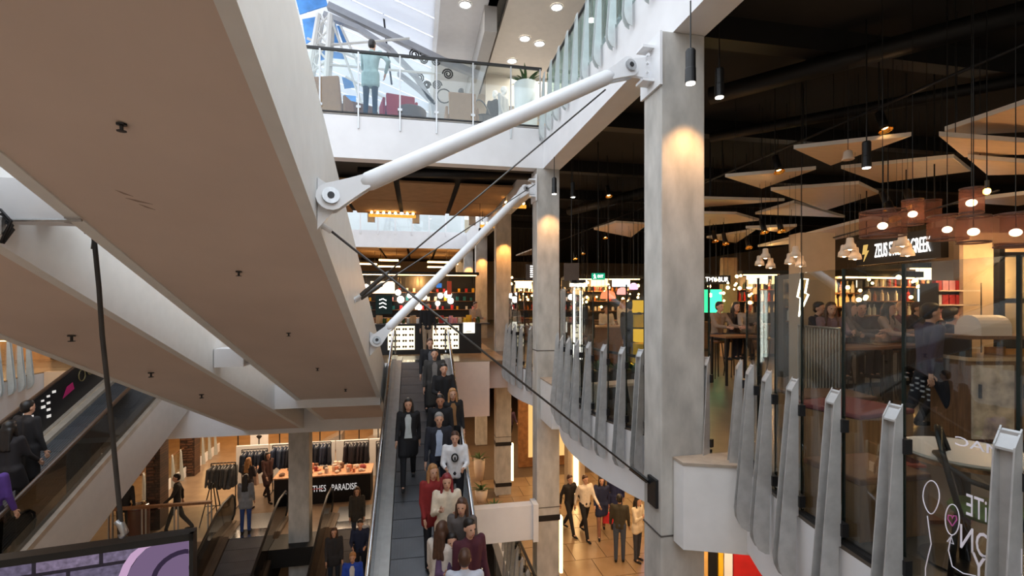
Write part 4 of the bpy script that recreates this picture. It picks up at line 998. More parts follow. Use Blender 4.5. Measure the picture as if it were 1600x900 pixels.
# stall sign
a, b = at(1338, 397, d=8.9), at(1470, 384, d=7.2); a.z = b.z = 2.40
u = (b-a); L = u.length; rz = math.atan2(u.y, u.x)
t = thing('stall_sign', a, 'black stall sign with white capitals and a lightning bolt', 'sign', None, rz)
MB().box((0, 0, 0), (L, .12, .46)).build('board', mat('sign_black', (20, 20, 21), .5), t, local=True)
for x in (.1*L, .9*L): MB().tube([(x, .06, .46), (x, .06, 2.98)], .01, 6).build('hanger', BLACK, t, local=True)
text('ZEUS STREET GREEK', .34, WSIGN, t, (L*.585, -.012, .215), (PI/2, 0, 0), sx=L*.72/(.34*10.2), ext=.002)
bolt = [(.0, .36), (.10, .36), (.07, .25), (.12, .25), (.0, .06), (.035, .19), (-.03, .19)]
MB().extr([(L*.11+x, -.012, z) for x, z in bolt], (0, .01, 0)).build('bolt_emblem', emis('bolt_gold', (196, 160, 90), .9), t, local=True)
# neon bolt
c = at(1255, 460, d=7.4); t = thing('neon_sign', c, 'white neon lightning bolt outline on the glass near the beige pillar', 'sign')
nz = [(1252, 436), (1262, 436), (1258, 458), (1263, 460), (1248, 494), (1251, 466), (1246, 464), (1252, 436)]
MB().tube([at(x, y, d=7.4) for x, y in nz], .014, 6).build('neon_tube', emis('neon_white', (255, 244, 214), 5), t)
MB().tube([c+Vector((0, .03, .1)), (c.x, c.y+.03, 5.39)], .006, 5).build('hanger', BLACK, t)
MB().extr([at(x, y, d=7.46) for x, y in nz[:-1]], (0, .02, 0)).build('backing', mat('neon_back', (150, 120, 70), .5), t)
BOT = [mat('bottle_green', (46, 70, 40), .15), mat('bottle_amber', (150, 88, 34), .15), mat('bottle_clear', (196, 198, 190), .15), mat('bottle_red', (140, 36, 30), .2), mat('jar_cream', (220, 202, 170), .3)]
BOTTLE = MB().lathe([(.036, 0), (.038, .02), (.038, .17), (.015, .21), (.014, .27)], n=8).mesh('bottle', BOT[0])
JAR = MB().lathe([(.05, 0), (.055, .02), (.055, .12), (.04, .14), (.042, .16)], n=8).mesh('jar', BOT[0])
CART = MB().box((-.05, -.04, 0), (.05, .04, .16)).mesh('carton', BOT[0])
SCOL = [mat('box_red', (190, 40, 40), .5), mat('box_white', (232, 226, 214), .5), mat('box_pink', (224, 150, 160), .5), YEL, mat('box_teal', (40, 120, 120), .5), WOODL]
def stall(o, rz, w_, label, lab2, front, dpt=1.6, shelves=(1.35, 1.75, 2.15), board=True, stuff='bottle', n=9, light=30, top=WOODB, canopy=None, H=2.7, ch=1.02, group=None, seed=0, dark=BLACK):
    rnd = random.Random(seed)
    t = thing('food_stall', (o[0], o[1], .0), label, 'stall', None, rz)
    MB().box((0, 0, .1), (w_, .5, ch-.05)).build('counter_front', front, t, local=True)
    MB().box((-.04, -.05, ch-.05), (w_+.04, .55, ch)).build('worktop', top, t, local=True)
    MB().box((0.02, .05, 0), (w_-.02, .48, .1)).build('plinth', BLACK, t, local=True)
    MB().box((0, dpt, 0), (w_, dpt+.08, H)).build('back_wall', dark, t, local=True)
    for x in (0, w_-.08): MB().box((x, dpt-.1, 0), (x+.08, dpt, H)).build('post', DARKM, t, local=True)
    for z in shelves: MB().box((.05, dpt-.28, z-.03), (w_-.05, dpt, z)).build('shelf', top, t, local=True)
    MB().box((0, .0, H-.12), (w_, dpt, H)).build('canopy', canopy or dark, t, local=True)
    MB().box((.1, .1, H-.15), (w_-.1, .16, H-.125)).build('strip_light', WARMS, t, local=True)
    if board:
        for q in range(int(w_/.8)): MB().box((.15+q*.8, .02, H-.42), (.15+q*.8+.66, .05, H-.14)).build('menu_board', emis('menu_%d' % (q % 3), ((255, 236, 200), (255, 206, 140), (244, 250, 255))[q % 3], 2.2), t, local=True)
    ca, sa = math.cos(rz), math.sin(rz)
    g = group or stuff+'s on '+lab2
    for zi, z in enumerate(shelves):
        for q in range(n):
            lx = .15+(w_-.3)*(q+rnd.uniform(-.2, .2))/(n-1)*1.0; ly = dpt-.14; lx = min(max(lx, .1), w_-.1)
            kind = rnd.random(); me = BOTTLE if stuff == 'bottle' else JAR if stuff == 'jar' else CART
            ob = inst(stuff, me, None, (o[0]+lx*ca-ly*sa, o[1]+lx*sa+ly*ca, z), (0, 0, rz), rnd.uniform(.9, 1.3), None)
            ci = rnd.randrange(5); cm = (BOT if stuff != 'carton' else SCOL)[ci]
            for sl in ob.material_slots: sl.link = 'OBJECT'; sl.material = cm
            tag(ob, '%s %s %s from left, %s shelf, %s' % ((('green', 'amber', 'clear', 'red', 'cream') if stuff != 'carton' else ('red', 'white', 'pink', 'yellow', 'teal'))[ci], stuff, ORD[q], ('lowest', 'middle', 'top')[zi], lab2), stuff, g)
    if light:
        lx, ly = w_/2, .9; lamp('POINT', (o[0]+lx*ca-ly*sa, o[1]+lx*sa+ly*ca, H-.35), light, (255, 186, 110), .12)
    return t
METALF = mat('counter_metal', (176, 168, 158), .35, .4, var=.2, scale=4); TIMBF = WOODB; RUST = mat('rust_front', (150, 116, 84), .5, .2, var=.4, scale=5)
R = -PSI
stall(at(1318, 500, d=9.5).xy, R+.25, 2.1, 'food stall under the black and white sign with grey counter', 'stall under the bolt sign', METALF, n=12, light=70, seed=1, board=False, H=2.36, shelves=(1.3, 1.62, 1.94))
stall(at(1160, 500, d=15).xy, R, 2.6, 'dark stall with warm shelves behind the nearest balustrade, near the column', 'stall right of nearest column', TIMBF, n=12, light=70, seed=2)
stall(at(1028, 500, d=16.6).xy, R, 1.8, 'warm lit stall with menu boards hidden partly by the nearest column', 'stall hidden by nearest column', TIMBF, light=70, seed=3)
stall(at(884, 500, d=18).xy, R, 2.9, 'long warm stall seen between the two nearest columns', 'long stall between the columns', RUST, light=110, n=12, stuff='jar', seed=4)
stall(at(800, 500, d=20).xy, R, 2.0, 'small warm stall left of the second column', 'stall left of second column', TIMBF, light=80, n=10, seed=5)
stall(at(1425, 500, d=12).xy, R+.1, 2.6, 'stall with many bottles deep behind the dark sign', 'deep stall behind the sign', METALF, light=70, n=12, seed=6)
stall(at(1215, 500, d=19).xy, R, 3.5, 'distant red topped stall beyond the diners', 'distant red topped stall', TIMBF, light=110, n=12, canopy=RED, stuff='jar', seed=7)
# shelf of red and white packets by the right pillar
c = at(1494, 500, d=6.7); t = thing('packet_shelf', (c.x, c.y, 0), 'open shelf of red and white packets by the right pillar', 'shelf', None, R)
MB().box((-.25, .28, 0), (.35, .31, 2.0)).build('back_panel', PORC, t, local=True)
for x in (-.26, .34): MB().box((x, 0, 0), (x+.02, .3, 2.0)).build('side_panel', DARKM, t, local=True)
rnd = random.Random(9)
for zi, z in enumerate((.9, 1.1, 1.3, 1.5, 1.7, 1.9)):
    MB().box((-.24, 0, z-.02), (.34, .28, z)).build('shelf_board', PORC, t, local=True)
    for q in range(6):
        lx, ly = -.18+q*.095, .1
        ob = inst('carton', CART, None, (c.x+lx*CP+ly*SP, c.y-lx*SP+ly*CP, z), (0, 0, R), (.8, .8, .85), rnd.choice(SCOL[:3])); tag(ob, 'packet %s from left on the %s board up, open packet shelf' % (ORD[q], ORD[zi]), 'packet', 'packets on the open shelf')
lamp('POINT', (c.x-.3, c.y-.6, 2.3), 18, (255, 200, 140), .1)
# right edge: cabinets, bread box, dark door frame
c = at(1512, 600, d=5.6); t = thing('cabinet', (c.x, c.y, 0), 'low cabinet with worn pale and rust doors at the right edge', 'cabinet', None, R)
MB().box((0, 0, .1), (1.6, .5, 1.05)).build('body', WOODB, t, local=True); MB().box((-.03, -.04, 1.05), (1.63, .52, 1.09)).build('worktop', WOODL, t, local=True)
for q, m in enumerate((mat('door_worn', (206, 184, 156), .4, var=.4, scale=6), RUST, RUST)):
    dr = MB().box((.04+q*.52, -.025, .14), (.52+q*.52, 0, 1.0)).build('door', m, t, local=True); MB().box((.10+q*.52, -.05, .62), (.12+q*.52, -.025, .78)).build('handle', DARKM, dr, local=True)
for x in (.02, .8, 1.56): MB().box((x, 0, 1.09), (x+.03, .4, 1.30)).build('shelf_post', DARKM, t, local=True)
MB().box((0, -.02, 1.30), (1.6, .45, 1.34)).build('upper_shelf', WOODB, t, local=True)
c2 = c+Vector((.62*CP, -.62*SP, 0))
t = thing('bread_box', (c.x+.34, c.y-.06, 1.34), 'white round topped bread box on the shelf at the right edge', 'box', None, R)
MB().extr([(-.18, 0, 0)]+[(-.18, .16-.16*math.cos(a*PI/10), .10+.14*math.sin(a*PI/10)) for a in range(11)]+[(-.18, .32, 0)], (.36, 0, 0)).build('shell', PORC, t, local=True); MB().box((-.19, -.01, 0), (-.17, .33, .11)).build('end_panel', PORC, t, local=True)
t = thing('wooden_tray', (c.x+.7, c.y-.02, 1.09), 'small orange wooden tray on the cabinet at the right edge', 'tray', None, R)
MB().box((-.14, 0, 0), (.14, .25, .02)).build('tray_base', WOODL, t, local=True)
for s in ((-.14, 0, -.12, .25), (.12, 0, .14, .25), (-.14, 0, .14, .02), (-.14, .23, .14, .25)): MB().box((s[0], s[1], .0), (s[2], s[3], .09)).build('tray_side', mat('tray_orange', (212, 138, 52), .5), t, local=True)
c = at(1562, 450, d=6.2); t = thing('door_frame', (c.x, c.y, 0), 'tall dark framed glass door at the right edge', 'door', None, R)
for x in (0, .52, 1.02): MB().box((x, 0, 0), (x+.07, .08, 2.5)).build('stile', BLACK, t, local=True)
for z in (1.72, 2.32, 2.44): MB().box((0, 0, z), (1.1, .08, z+.06)).build('rail', BLACK, t, local=True)
for x in (.07, .59): MB().box((x, .03, .1), (x+.45, .04, 2.32)).build('glass_pane', GLASS, t, local=True)
MB().box((0, .5, 0), (1.6, .56, 2.7)).build('lit_back', mat('warm_back', (206, 176, 140), .8), t, local=True)
lamp('POINT', at(1600, 440, d=6.35)+Vector((0, 0, .1)), 14, (255, 206, 150), .08)
# wall menu screen
c = at(1452, 463, d=9.1); t = thing('menu_screen', c, 'small bright menu screen on a post behind the diners', 'screen', None, R)
MB().box((-.24, 0, -.16), (.24, .05, .16)).build('bezel', BLACK, t, local=True); MB().box((-.22, -.01, -.14), (.22, 0, .14)).build('display', emis('screen_cool', (214, 238, 255), 2.2), t, local=True); MB().box((-.03, .05, -1.48), (.03, .1, 0)).build('post', BLACK, t, local=True)
# burger sign and green screen
c = at(1120, 437, d=14.6); t = thing('stall_sign', c, 'small white lettered sign on black above a green screen', 'sign', None, R)
MB().box((-.42, 0, -.13), (.42, .08, .13)).build('board', BLACK, t, local=True); MB().tube([(0, .04, .13), (0, .04, 5.39-c.z)], .012, 6).build('hanger', BLACK, t, local=True); text('TMY BUR', .2, WSIGN, t, (0, -.012, 0), sx=.85)
MB().box((-.4, 0, -1.0), (.15, .06, -.3)).build('display', emis('screen_green', (60, 220, 150), 1.6), t, local=True)
c = at(935, 432, d=11); t = thing('exit_sign', c, 'green exit sign hanging between the two nearest columns', 'sign', None, R)
MB().box((-.15, 0, -.075), (.15, .05, .075)).build('case', emis('exit_green', (30, 150, 110), .9), t, local=True)
text('EXIT', .09, WSIGN, t, (.045, -.008, 0), sx=.7)
MB().ball((-.09, -.006, .045), (.014, .006, .014), 8, 5).tube([(-.09, -.004, .03), (-.08, -.004, -.005), (-.105, -.004, -.05)], .009, 5).tube([(-.08, -.004, -.005), (-.055, -.004, -.045)], .008, 5).tube([(-.115, -.004, .01), (-.09, -.004, .025), (-.06, -.004, .005)], .007, 5).build('running_figure', WSIGN, t, local=True)
MB().tube([(0, .02, .07), (0, .02, 3.15)], .012, 6).build('rod', BLACK, t, local=True)
for px, lab in ((832, 'hanging direction sign with white list left of the second column'), (893, 'brown hanging direction sign right of the second column')):
    c = at(px, 425, d=12.5 if px == 832 else 10.9); t = thing('hanging_sign', c, lab, 'sign', None, R)
    MB().box((-.17, 0, -.2), (.17, .05, .2)).build('board', mat('sign_brown', (66, 52, 42), .6), t, local=True)
    if px == 832:
        for q in range(6): MB().box((-.06, -.006, .14-q*.055), (.02+.02*(q % 3), 0, .165-q*.055)).build('print', WSIGN, t, local=True)
    MB().tube([(0, .02, .2), (0, .02, 2.27 if px == 832 else 3.0)], .01, 6).build('rod', BLACK, t, local=True)
# strings of bulbs and lanterns
CORD = MB().tube([(0, 0, 0), (0, 0, 1)], .004, 4).mesh('cord', BLACK)
BULB = MB().ball((0, 0, 0), .045, 8, 5).mesh('light_bulb', WARM); rnd = random.Random(21)
n = 0
for x0, x1, y0, y1, d0, d1, cnt in ((890, 1012, 440, 480, 12, 15, 26), (796, 838, 430, 470, 15, 18, 12), (1104, 1190, 430, 470, 11, 14, 18), (1310, 1480, 430, 470, 8.9, 11.5, 16)):
    for q in range(cnt):
        p = at(rnd.uniform(x0, x1), rnd.uniform(y0, y1), d=rnd.uniform(d0, d1))
        lb = tag(inst('light_bulb', BULB, None, p, (0, 0, 0), 1), 'small warm bulb glowing among the food stalls', 'bulb', 'warm bulbs among the food stalls')
        k_ = rnd.uniform(.5, 1.05); lb.scale = (k_, k_, k_); inst('cord', CORD, lb, (0, 0, .04), sc=(1, 1, (5.38-p.z)/k_-.04))
for px, py, d, r, c_, lab in ((950, 462, 12.2, .2, (255, 120, 80), 'red dome lantern over the white shirted staff'), (972, 455, 11.6, .13, (255, 150, 140), 'pink dome lamp right of the red lantern'), (990, 447, 11, .10, (255, 170, 210), 'pink white cylinder lantern near the nearest column'), (904, 455, 12.0, .12, (255, 190, 120), 'amber lantern right of the second column')):
    p = at(px, py, d=d); t = thing('lantern', p, lab, 'lamp')
    MB().lathe([(.03, r*.7), (r*.8, r*.4), (r, -.05), (r*.9, -.08), (.02, -.06)], tuple(p), 14).build('shade', emis('lantern_%d' % px, c_, 2.0), t, smooth=True); MB().tube([(p.x, p.y, p.z+r*.6), (p.x, p.y, 5.38)], .006, 5).build('cord', BLACK, t)
# vertical glass display towers and planting between the columns
for px, d, lab in ((897, 9.6, 'tall lit glass display tower, left one'), (908, 9.4, 'tall lit glass display tower, right one')):
    p = at(px, 540, d=d); t = thing('display_tower', (p.x, p.y, 0), lab+' beside the second column', 'display')
    MB().box((-.07, -.07, 0), (.07, .07, .1)).build('base', BLACK, t, local=True); MB().box((-.06, -.06, .1), (.06, .06, 2.1)).build('glass_case', GLASS, t, local=True)
    MB().box((-.02, .0, .6), (.02, .03, 1.95)).build('light_tube', emis('tube_white', (255, 244, 226), 4), t, local=True); MB().box((-.07, -.07, 2.1), (.07, .07, 2.16)).build('cap', BLACK, t, local=True)
for px, d, sd in ((935, 8.6, 1), (962, 8.8, 2), (990, 8.4, 3)):
    p = at(px, 560, d=d); t = thing('planter_box', (p.x, p.y, 0), ('left', 'middle', 'right')[sd-1]+' dark planter box of leafy green plants behind the second bay glass', 'planter')
    MB().box((-.2, -.15, 0), (.2, .15, .5)).build('trough', BLACK, t, local=True); leafy(t, 26, .30, (0, 0), .48, sd+30, .03, .4)
p = at(965, 600, d=7.6); t = thing('bench', (p.x, p.y, 0), 'white slatted bench with angled legs behind the second bay glass', 'bench', None, R+.4)
for q in range(3): MB().box((-.4, -.16+q*.11, .42), (.4, -.07+q*.11, .46)).build('slat', PORC, t, local=True)
for x in (-.34, .34): MB().extr([(x-.03, -.12, .42), (x+.03, -.12, .42), (x*1.15+.03, -.16, 0), (x*1.15-.03, -.16, 0)], (0, .3, 0)).build('leg', PORC, t, local=True)
p = at(1022, 560, d=9.6); t = thing('yellow_counter', (p.x, p.y, 0), 'yellow lit stepped counter left of the nearest column', 'counter', None, R)
for q, z in enumerate((0, .45, .9, 1.2, 1.5)): MB().box((-.3, q*.12, z), (.45, .7, z+.42 if z < .9 else z+.26)).build('step', emis('yellow_lit', (244, 186, 50), .8) if q % 2 == 0 else YEL, t, local=True)
# low counter with staff, diners' tables
p = at(957, 520, d=13.4); t = thing('service_counter', (p.x, p.y, 0), 'brown service counter in front of two white shirted staff', 'counter', None, R)
MB().box((-.6, 0, 0), (.6, .5, 1.0)).build('front', WOODB, t, local=True); MB().box((-.64, -.04, 1.0), (.64, .54, 1.04)).build('worktop', WOODL, t, local=True)
def F0(px, d): v = at(px, 500, d=d); return Vector((v.x, v.y, .0))
W_ = (226, 214, 196)
person('m_hold', F0(947, 14.3), 0, 'person in white shirt working behind the brown counter, left one', W_, (60, 50, 46), 'brown', 1.6)
person('w_stand', F0(974, 14.2), .3, 'person in white apron behind the brown counter, right one', W_, (60, 50, 46), 'fair', 1.78)
person('m_stand', F0(986, 10.2), 2.2, 'person in dark jacket standing by the yellow counter', (40, 38, 40), (60, 66, 84), 'black', 1.76)
person('w_stand', F0(915, 11.5), 2.6, 'person in brown coat standing right of the second column', (76, 58, 46), (40, 38, 40), 'black', 1.62)
person('m_stand', F0(805, 15), 2.0, 'person in pale shirt standing left of the second column', (190, 170, 150), (50, 46, 44), 'brown', 1.68)
person('m_hold', F0(742, 17.3), .5, 'person in grey top behind the glass before the fourth column', (150, 138, 130), (70, 66, 66), 'brown', 1.7)
person('m_walk', F0(1452, 6.0), 1.2, 'person in dark purple coat and black trousers walking behind the nearest glass', (52, 42, 66), (26, 26, 34), 'black', 1.76)
person('m_walk', F0(1484, 6.5), 1.4, 'person in navy coat walking behind the one in dark purple', (34, 36, 56), (26, 26, 34), 'black', 1.70)
def hightable(px, d, label):
    p = F0(px, d); t = thing('high_table', p, label, 'table')
    MB().box((-.45, -.3, .98), (.45, .3, 1.02)).build('tabletop', WOODB, t, local=True)
    for x in (-.4, .4):
        for y in (-.25, .25): MB().box((x-.02, y-.02, 0), (x+.02, y+.02, .98)).build('leg', DARKM, t, local=True)
hightable(1330, 7.8, 'high timber table left of the dark coated walkers'); hightable(1400, 8.1, 'high timber table directly behind the dark coated walkers'); hightable(1150, 10.2, 'high timber table in the dark just right of the nearest column')
dn = 0
for px, d, fig, rz, top, hair, lab in ((1316, 8.4, 'w_sit', .6, (96, 84, 80), 'brown', 'diner with brown hair at the left end of the high table'), (1343, 8.5, 'm_sit', -.5, (60, 40, 40), 'black', 'diner in maroon facing left at the high table'), (1378, 8.6, 'w_sit', .3, (180, 160, 150), 'black', 'diner in pale top behind the first glass joint'), (1404, 8.9, 'm_sit', -.2, (110, 36, 40), 'fair', 'diner in red top looking sideways behind the second glass joint'), (1425, 8.7, 'm_sit', .4, (50, 50, 60), 'brown', 'diner with tan face right of the second glass joint'),
        (1272, 8.6, 'm_sit', .4, (44, 44, 52), 'black', 'diner in black sitting before the beige pillar, left one'), (1294, 8.3, 'w_sit', -.4, (120, 100, 110), 'brown', 'diner in grey mauve before the beige pillar, right one'), (1120, 10.9, 'm_sit', .2, (140, 120, 104), 'black', 'diner in tan top nearest the column'), (1145, 11.1, 'w_sit', 0, (70, 60, 58), 'black', 'second diner right of the column in dark top'), (1168, 10.9, 'm_sit', -.3, (150, 140, 130), 'fair', 'third diner right of the column in pale top'), (1212, 11.5, 'm_sit', .3, (60, 56, 60), 'black', 'diner in charcoal behind the leaning glass fins')):
    p = F0(px, d); t = thing('bar_stool', p, 'bar stool under the '+lab, 'stool')
    MB().lathe([(.17, .80), (.18, .83), (.16, .86)], n=12).build('seat', WOODB, t, local=True)
    for q in range(4): MB().tube([(.10*math.cos(q*PI/2+.8), .10*math.sin(q*PI/2+.8), .82), (.2*math.cos(q*PI/2+.8), .2*math.sin(q*PI/2+.8), 0)], .012, 5).build('leg', DARKM, t, local=True)
    person(fig, p+Vector((0, 0, .44)), rz, lab, top, (40, 40, 50), hair, 1.7)
# bar fence before the pillar
p0, p1 = at(1248, 510, d=7.9), at(1312, 505, d=7.0)
t = thing('bar_fence', (p0.x, p0.y, 0), 'pale vertical bar fence below the white neon bolt', 'fence')
for q in range(15):
    p = p0.lerp(p1, q/14); MB().box((p.x-.012, p.y-.012, 0.05), (p.x+.012, p.y+.012, 1.36)).build('bar', STEEL, t)
for z in (.05, 1.34): MB().tube([(p0.x, p0.y, z), (p1.x, p1.y, z)], .02, 6).build('rail', STEEL, t)
# near bay: wooden box seats, round table, chair
BOXW2 = mat('box_timber', (150, 112, 74), .45, var=.2, scale=3, stretch=(10, 10, .7))
def boxseat(px, py, d, rz, sz, label, topm):
    p = at(px, py, d=d); t = thing('box_seat', (p.x, p.y, 0), label, 'seat', None, rz); w_, dd, h = sz
    k = max(2, int(w_/.13))
    for q in range(k): MB().box((-w_/2+w_*q/k+.002, -dd/2, 0.03), (-w_/2+w_*(q+1)/k-.002, -dd/2+.02, h)).build('plank', BOXW2, t, local=True)
    kk = max(2, int(dd/.13))
    for q in range(kk): MB().box((-w_/2, -dd/2+dd*q/kk+.002, .03), (-w_/2+.02, -dd/2+dd*(q+1)/kk-.002, h)).build('plank', BOXW2, t, local=True)
    MB().box((-w_/2+.02, -dd/2+.02, .0), (w_/2, dd/2, h-.01)).build('carcass', BOXW2, t, local=True)
    MB().box((-w_/2-.01, -dd/2-.01, h), (w_/2+.01, dd/2+.01, h+.05)).build('cushion', topm, t, local=True, bevel=.015)
    return t
CUSH = mat('cushion_red', (112, 52, 54), .8, var=.1)
boxseat(1330, 720, 5.0, R+.35, (.78, .7, .62), 'timber box seat with dull red cushion behind the nearest fins', CUSH)
boxseat(1350, 800, 3.75, R+.2, (.62, .5, .42), 'lower timber box with brown top in front of the cushioned one', mat('box_top', (120, 80, 56), .5))
boxseat(1290, 620, 6.3, R, (.9, .6, .5), 'far timber box seat below the bar fence', mat('box_top_dark', (90, 60, 44), .5))
p = at(1504, 706, d=3.2); zt = .75
t = thing('round_table', (p.x+.02, p.y, 0), 'small round white topped table behind the nearest glass', 'table')
MB().lathe([(.0, zt-.03), (.33, zt-.03), (.35, zt-.015), (.35, zt), (.0, zt)], n=32, cap=False).build('tabletop', mat('table_white', (238, 222, 204), .4, var=.02), t, local=True)
MB().lathe([(.34, zt-.055), (.34, zt-.03)], n=32, cap=False).build('striped_edge', mat('edge_stripe', (160, 110, 70), .5, var=.5, scale=20), t, local=True)
MB().tube([(0, 0, .02), (0, 0, zt-.03)], .03, 10).build('pedestal', DARKM, t, local=True); MB().lathe([(.24, 0), (.24, .015), (.05, .03)], n=24).build('base', DARKM, t, local=True)
p = at(1552, 770, d=2.95); t = thing('armchair', (p.x, p.y, 0), 'black bentwood armchair with green seat beside the round white table', 'chair', None, .6)
MB().lathe([(.0, .43), (.2, .43), (.215, .45), (.2, .475), (0, .48)], n=20, cap=False).build('seat', mat('seat_green', (110, 130, 66), .6, var=.2, scale=8), t, local=True, smooth=True)
MB().tube([(-.25, -.08, .64), (-.24, .10, .68), (-.16, .22, .74), (0, .27, .76), (.16, .22, .74), (.24, .10, .68), (.25, -.08, .64)], .016, 8).build('arm_hoop', BLACK, t, local=True, smooth=True)
MB().tube([(-.19, .14, .44), (-.20, .2, .7), (-.1, .25, .90), (0, .26, .93), (.1, .25, .90), (.20, .2, .7), (.19, .14, .44)], .016, 8).build('back_hoop', BLACK, t, local=True, smooth=True)
for x, y in ((-.17, -.15), (.17, -.15), (-.16, .16), (.16, .16)): MB().tube([(x, y, .44), (x*1.2, y*1.2, 0)], .016, 8).build('leg', BLACK, t, local=True, smooth=True)
MB().tube([(-.25, -.08, .64), (-.19, -.12, .44)], .014, 6).tube([(.25, -.08, .64), (.19, -.12, .44)], .014, 6).build('arm_post', BLACK, t, local=True)
p = at(1425, 660, d=3.9); t = thing('easel_stand', (p.x, p.y, 0), 'narrow red brown timber stand left of the round table', 'stand', None, R)
MB().box((-.03, -.03, 0), (.03, .03, .60)).build('post', mat('red_timber', (96, 44, 34), .5, var=.2), t, local=True); MB().box((-.09, -.08, .60), (.09, .08, .62)).build('upper_tray', mat('red_tray', (160, 74, 54), .5), t, local=True); MB().box((-.13, -.08, .42), (.05, .08, .44)).build('lower_tray', mat('red_tray', (160, 74, 54), .5), t, local=True); MB().box((-.14, -.14, 0), (.14, .14, .03)).build('foot', mat('red_timber', (96, 44, 34), .5), t, local=True)
# white writing on the near glass, reversed because it faces inward; MAC is a reflection painted on
DEC = emis('decal_white', (226, 220, 236), .62); DEC = mat('decal_paint', (238, 234, 244), .6)
X_ = 2.90; rzd = -PI/2
def deco(name, pts, r, m=DEC, tp=False): MB().tube([at(x, y, X=X_) for x, y in pts], r, 5).build(name, m, b1)
def dtext(s_, px, py, hpx, wpx):
    p = at(px, py, X=X_); sc = FPX/((p-CAM).dot(Vector((SP, CP, 0)))); size = hpx/sc/.7
    o = text(s_, size, DEC, b1, p-b1.location, (PI/2, 0, rzd), ext=.001, mirror=True, align='RIGHT')
    return o, p
dtext('WHiTE', 1509, 789, 34, 0)[0].scale = (-.46, 1, 1)
dtext('BALLOON', 1498, 838, 38, 0)[0].scale = (-.52, 1, 1)
dtext('DAY', 1518, 884, 42, 0)[0].scale = (-.55, 1, 1)
dtext('MAC', 1491, 688, 14, 0)[0].scale = (-1.5, 1, 1)
deco('decal_balloon', [(1455+13*math.cos(a)*(1-.25*max(0, -math.sin(a))), 777-26*math.sin(a)) for a in [PI*j/12+.2 for j in range(25)]], .003)
deco('decal_string', [(1449, 806), (1452, 830), (1455, 850), (1450, 870), (1446, 888), (1446, 905)], .003)
deco('decal_small_balloon', [(1488+11*math.cos(a), 812-24*math.sin(a)) for a in [PI*j/12-PI/2 for j in range(25)]], .003)
deco('decal_string', [(1488, 836), (1480, 846), (1490, 850), (1486, 838), (1482, 860), (1488, 885), (1505, 896), (1525, 900)], .003)
deco('decal_heart', [(1488, 822), (1481, 811), (1482, 805), (1487, 806), (1488, 810), (1490, 806), (1494, 806), (1495, 812), (1488, 822)], .003, mat('heart_mauve', (190, 90, 160), .5))

# ------------------------------------------------------------------ first floor landing: sunglasses kiosk and the shops behind
k0, k1 = at(586, 530, Y=16.0).x, at(752, 530, Y=16.0).x
t = thing('sunglasses_kiosk', (k0, 16.0, 0), 'black kiosk counter with two backlit panels of sunglasses at the escalator head', 'kiosk')
W_ = k1-k0
MB().box((0, 0, 0), (W_, .7, .96)).build('counter', BLACK, t, local=True); MB().box((-.05, -.06, .96), (W_+.3, .75, 1.0)).build('worktop', DARKM, t, local=True)
SUNP = emis('sunglass_panel', (255, 236, 196), 1.15)
SG = MB().lathe([(.0, 0), (.05, 0), (.05, .012), (0, .012)], (-.055, 0, 0), 10, cap=False).lathe([(.0, 0), (.05, 0), (.05, .012), (0, .012)], (.055, 0, 0), 10, cap=False).box((-.1, .02, 0), (.1, .035, .012)).mesh('sunglasses', mat('lens_dark', (52, 38, 32), .2))
for pa, pb2_ in ((606, 648), (676, 717)):
    x0, x1 = at(pa, 530, Y=15.97).x-k0, at(pb2_, 530, Y=15.97).x-k0
    MB().box((x0, -.03, .16), (x1, 0, .93)).build('backlit_panel', SUNP, t, local=True)
    for i in range(4):
        for j in range(4):
            x = x0+(x1-x0)*(i+.5)/4; z = .26+j*.19
            ob = inst('sunglasses', SG, None, (k0+x, 15.955, z), (PI/2, 0, 0), .72); tag(ob, 'sunglasses, %s from left, %s row up, on the %s kiosk panel' % (ORD[i], ORD[j], 'left' if pa < 650 else 'right'), 'sunglasses', 'sunglasses on the %s kiosk panel' % ('left' if pa < 650 else 'right'))
x = at(733, 512, Y=15.9).x; ts = thing('counter_sign', (x, 15.9, 1.0), 'small square white lit sign beside the sunglasses kiosk', 'sign')
MB().box((-.19, 0, -.32), (.19, .04, .03)).build('panel', emis('sign_cream', (255, 246, 224), 1.3), ts, local=True); MB().box((-.10, -.006, -.28), (.08, 0, -.255)).build('print', BLACK, ts, local=True)
# goods on the kiosk top
rnd = random.Random(5)
for i in range(22):
    x = k0+.1+W_*i/22; ob = inst('jar', rnd.choice((JAR, CART)), None, (x, 16.2+rnd.uniform(0, .3), 1.0), (0, 0, rnd.uniform(0, 3)), rnd.uniform(.9, 1.7), rnd.choice(BOT+SCOL)); tag(ob, 'small jar or carton, %s from the left on the sunglasses kiosk' % ORD[i], 'goods', 'goods on top of the kiosk')
stall((at(560, 500, d=21).x, 21.0), 0, 5.2, 'wide bright shop with glowing lamps behind the sunglasses kiosk', 'wide shop behind the kiosk', TIMBF, light=140, n=16, stuff='carton', seed=11, board=False, H=3.0)
c = at(598, 449, d=20.6); t = thing('lit_sign', c, 'glowing white lettered sign over the shop behind the kiosk', 'sign')
MB().box((-.5, 0, -.26), (.5, .06, .26)).build('board', emis('sign_peach', (255, 214, 176), 1.5), t, local=True)
for q in range(4): MB().box((-.36+q*.19, -.02, -.06), (-.24+q*.19, 0, .1)).build('letter_block', emis('sign_bright', (255, 255, 250), 5), t, local=True)
MB().tube([(0, .03, .26), (0, .03, .5)], .012, 5).build('rod', BLACK, t, local=True)
GLOBE = MB().ball((0, 0, 0), .16, 12, 8).mesh('globe', emis('globe_light', (255, 240, 220), 5))
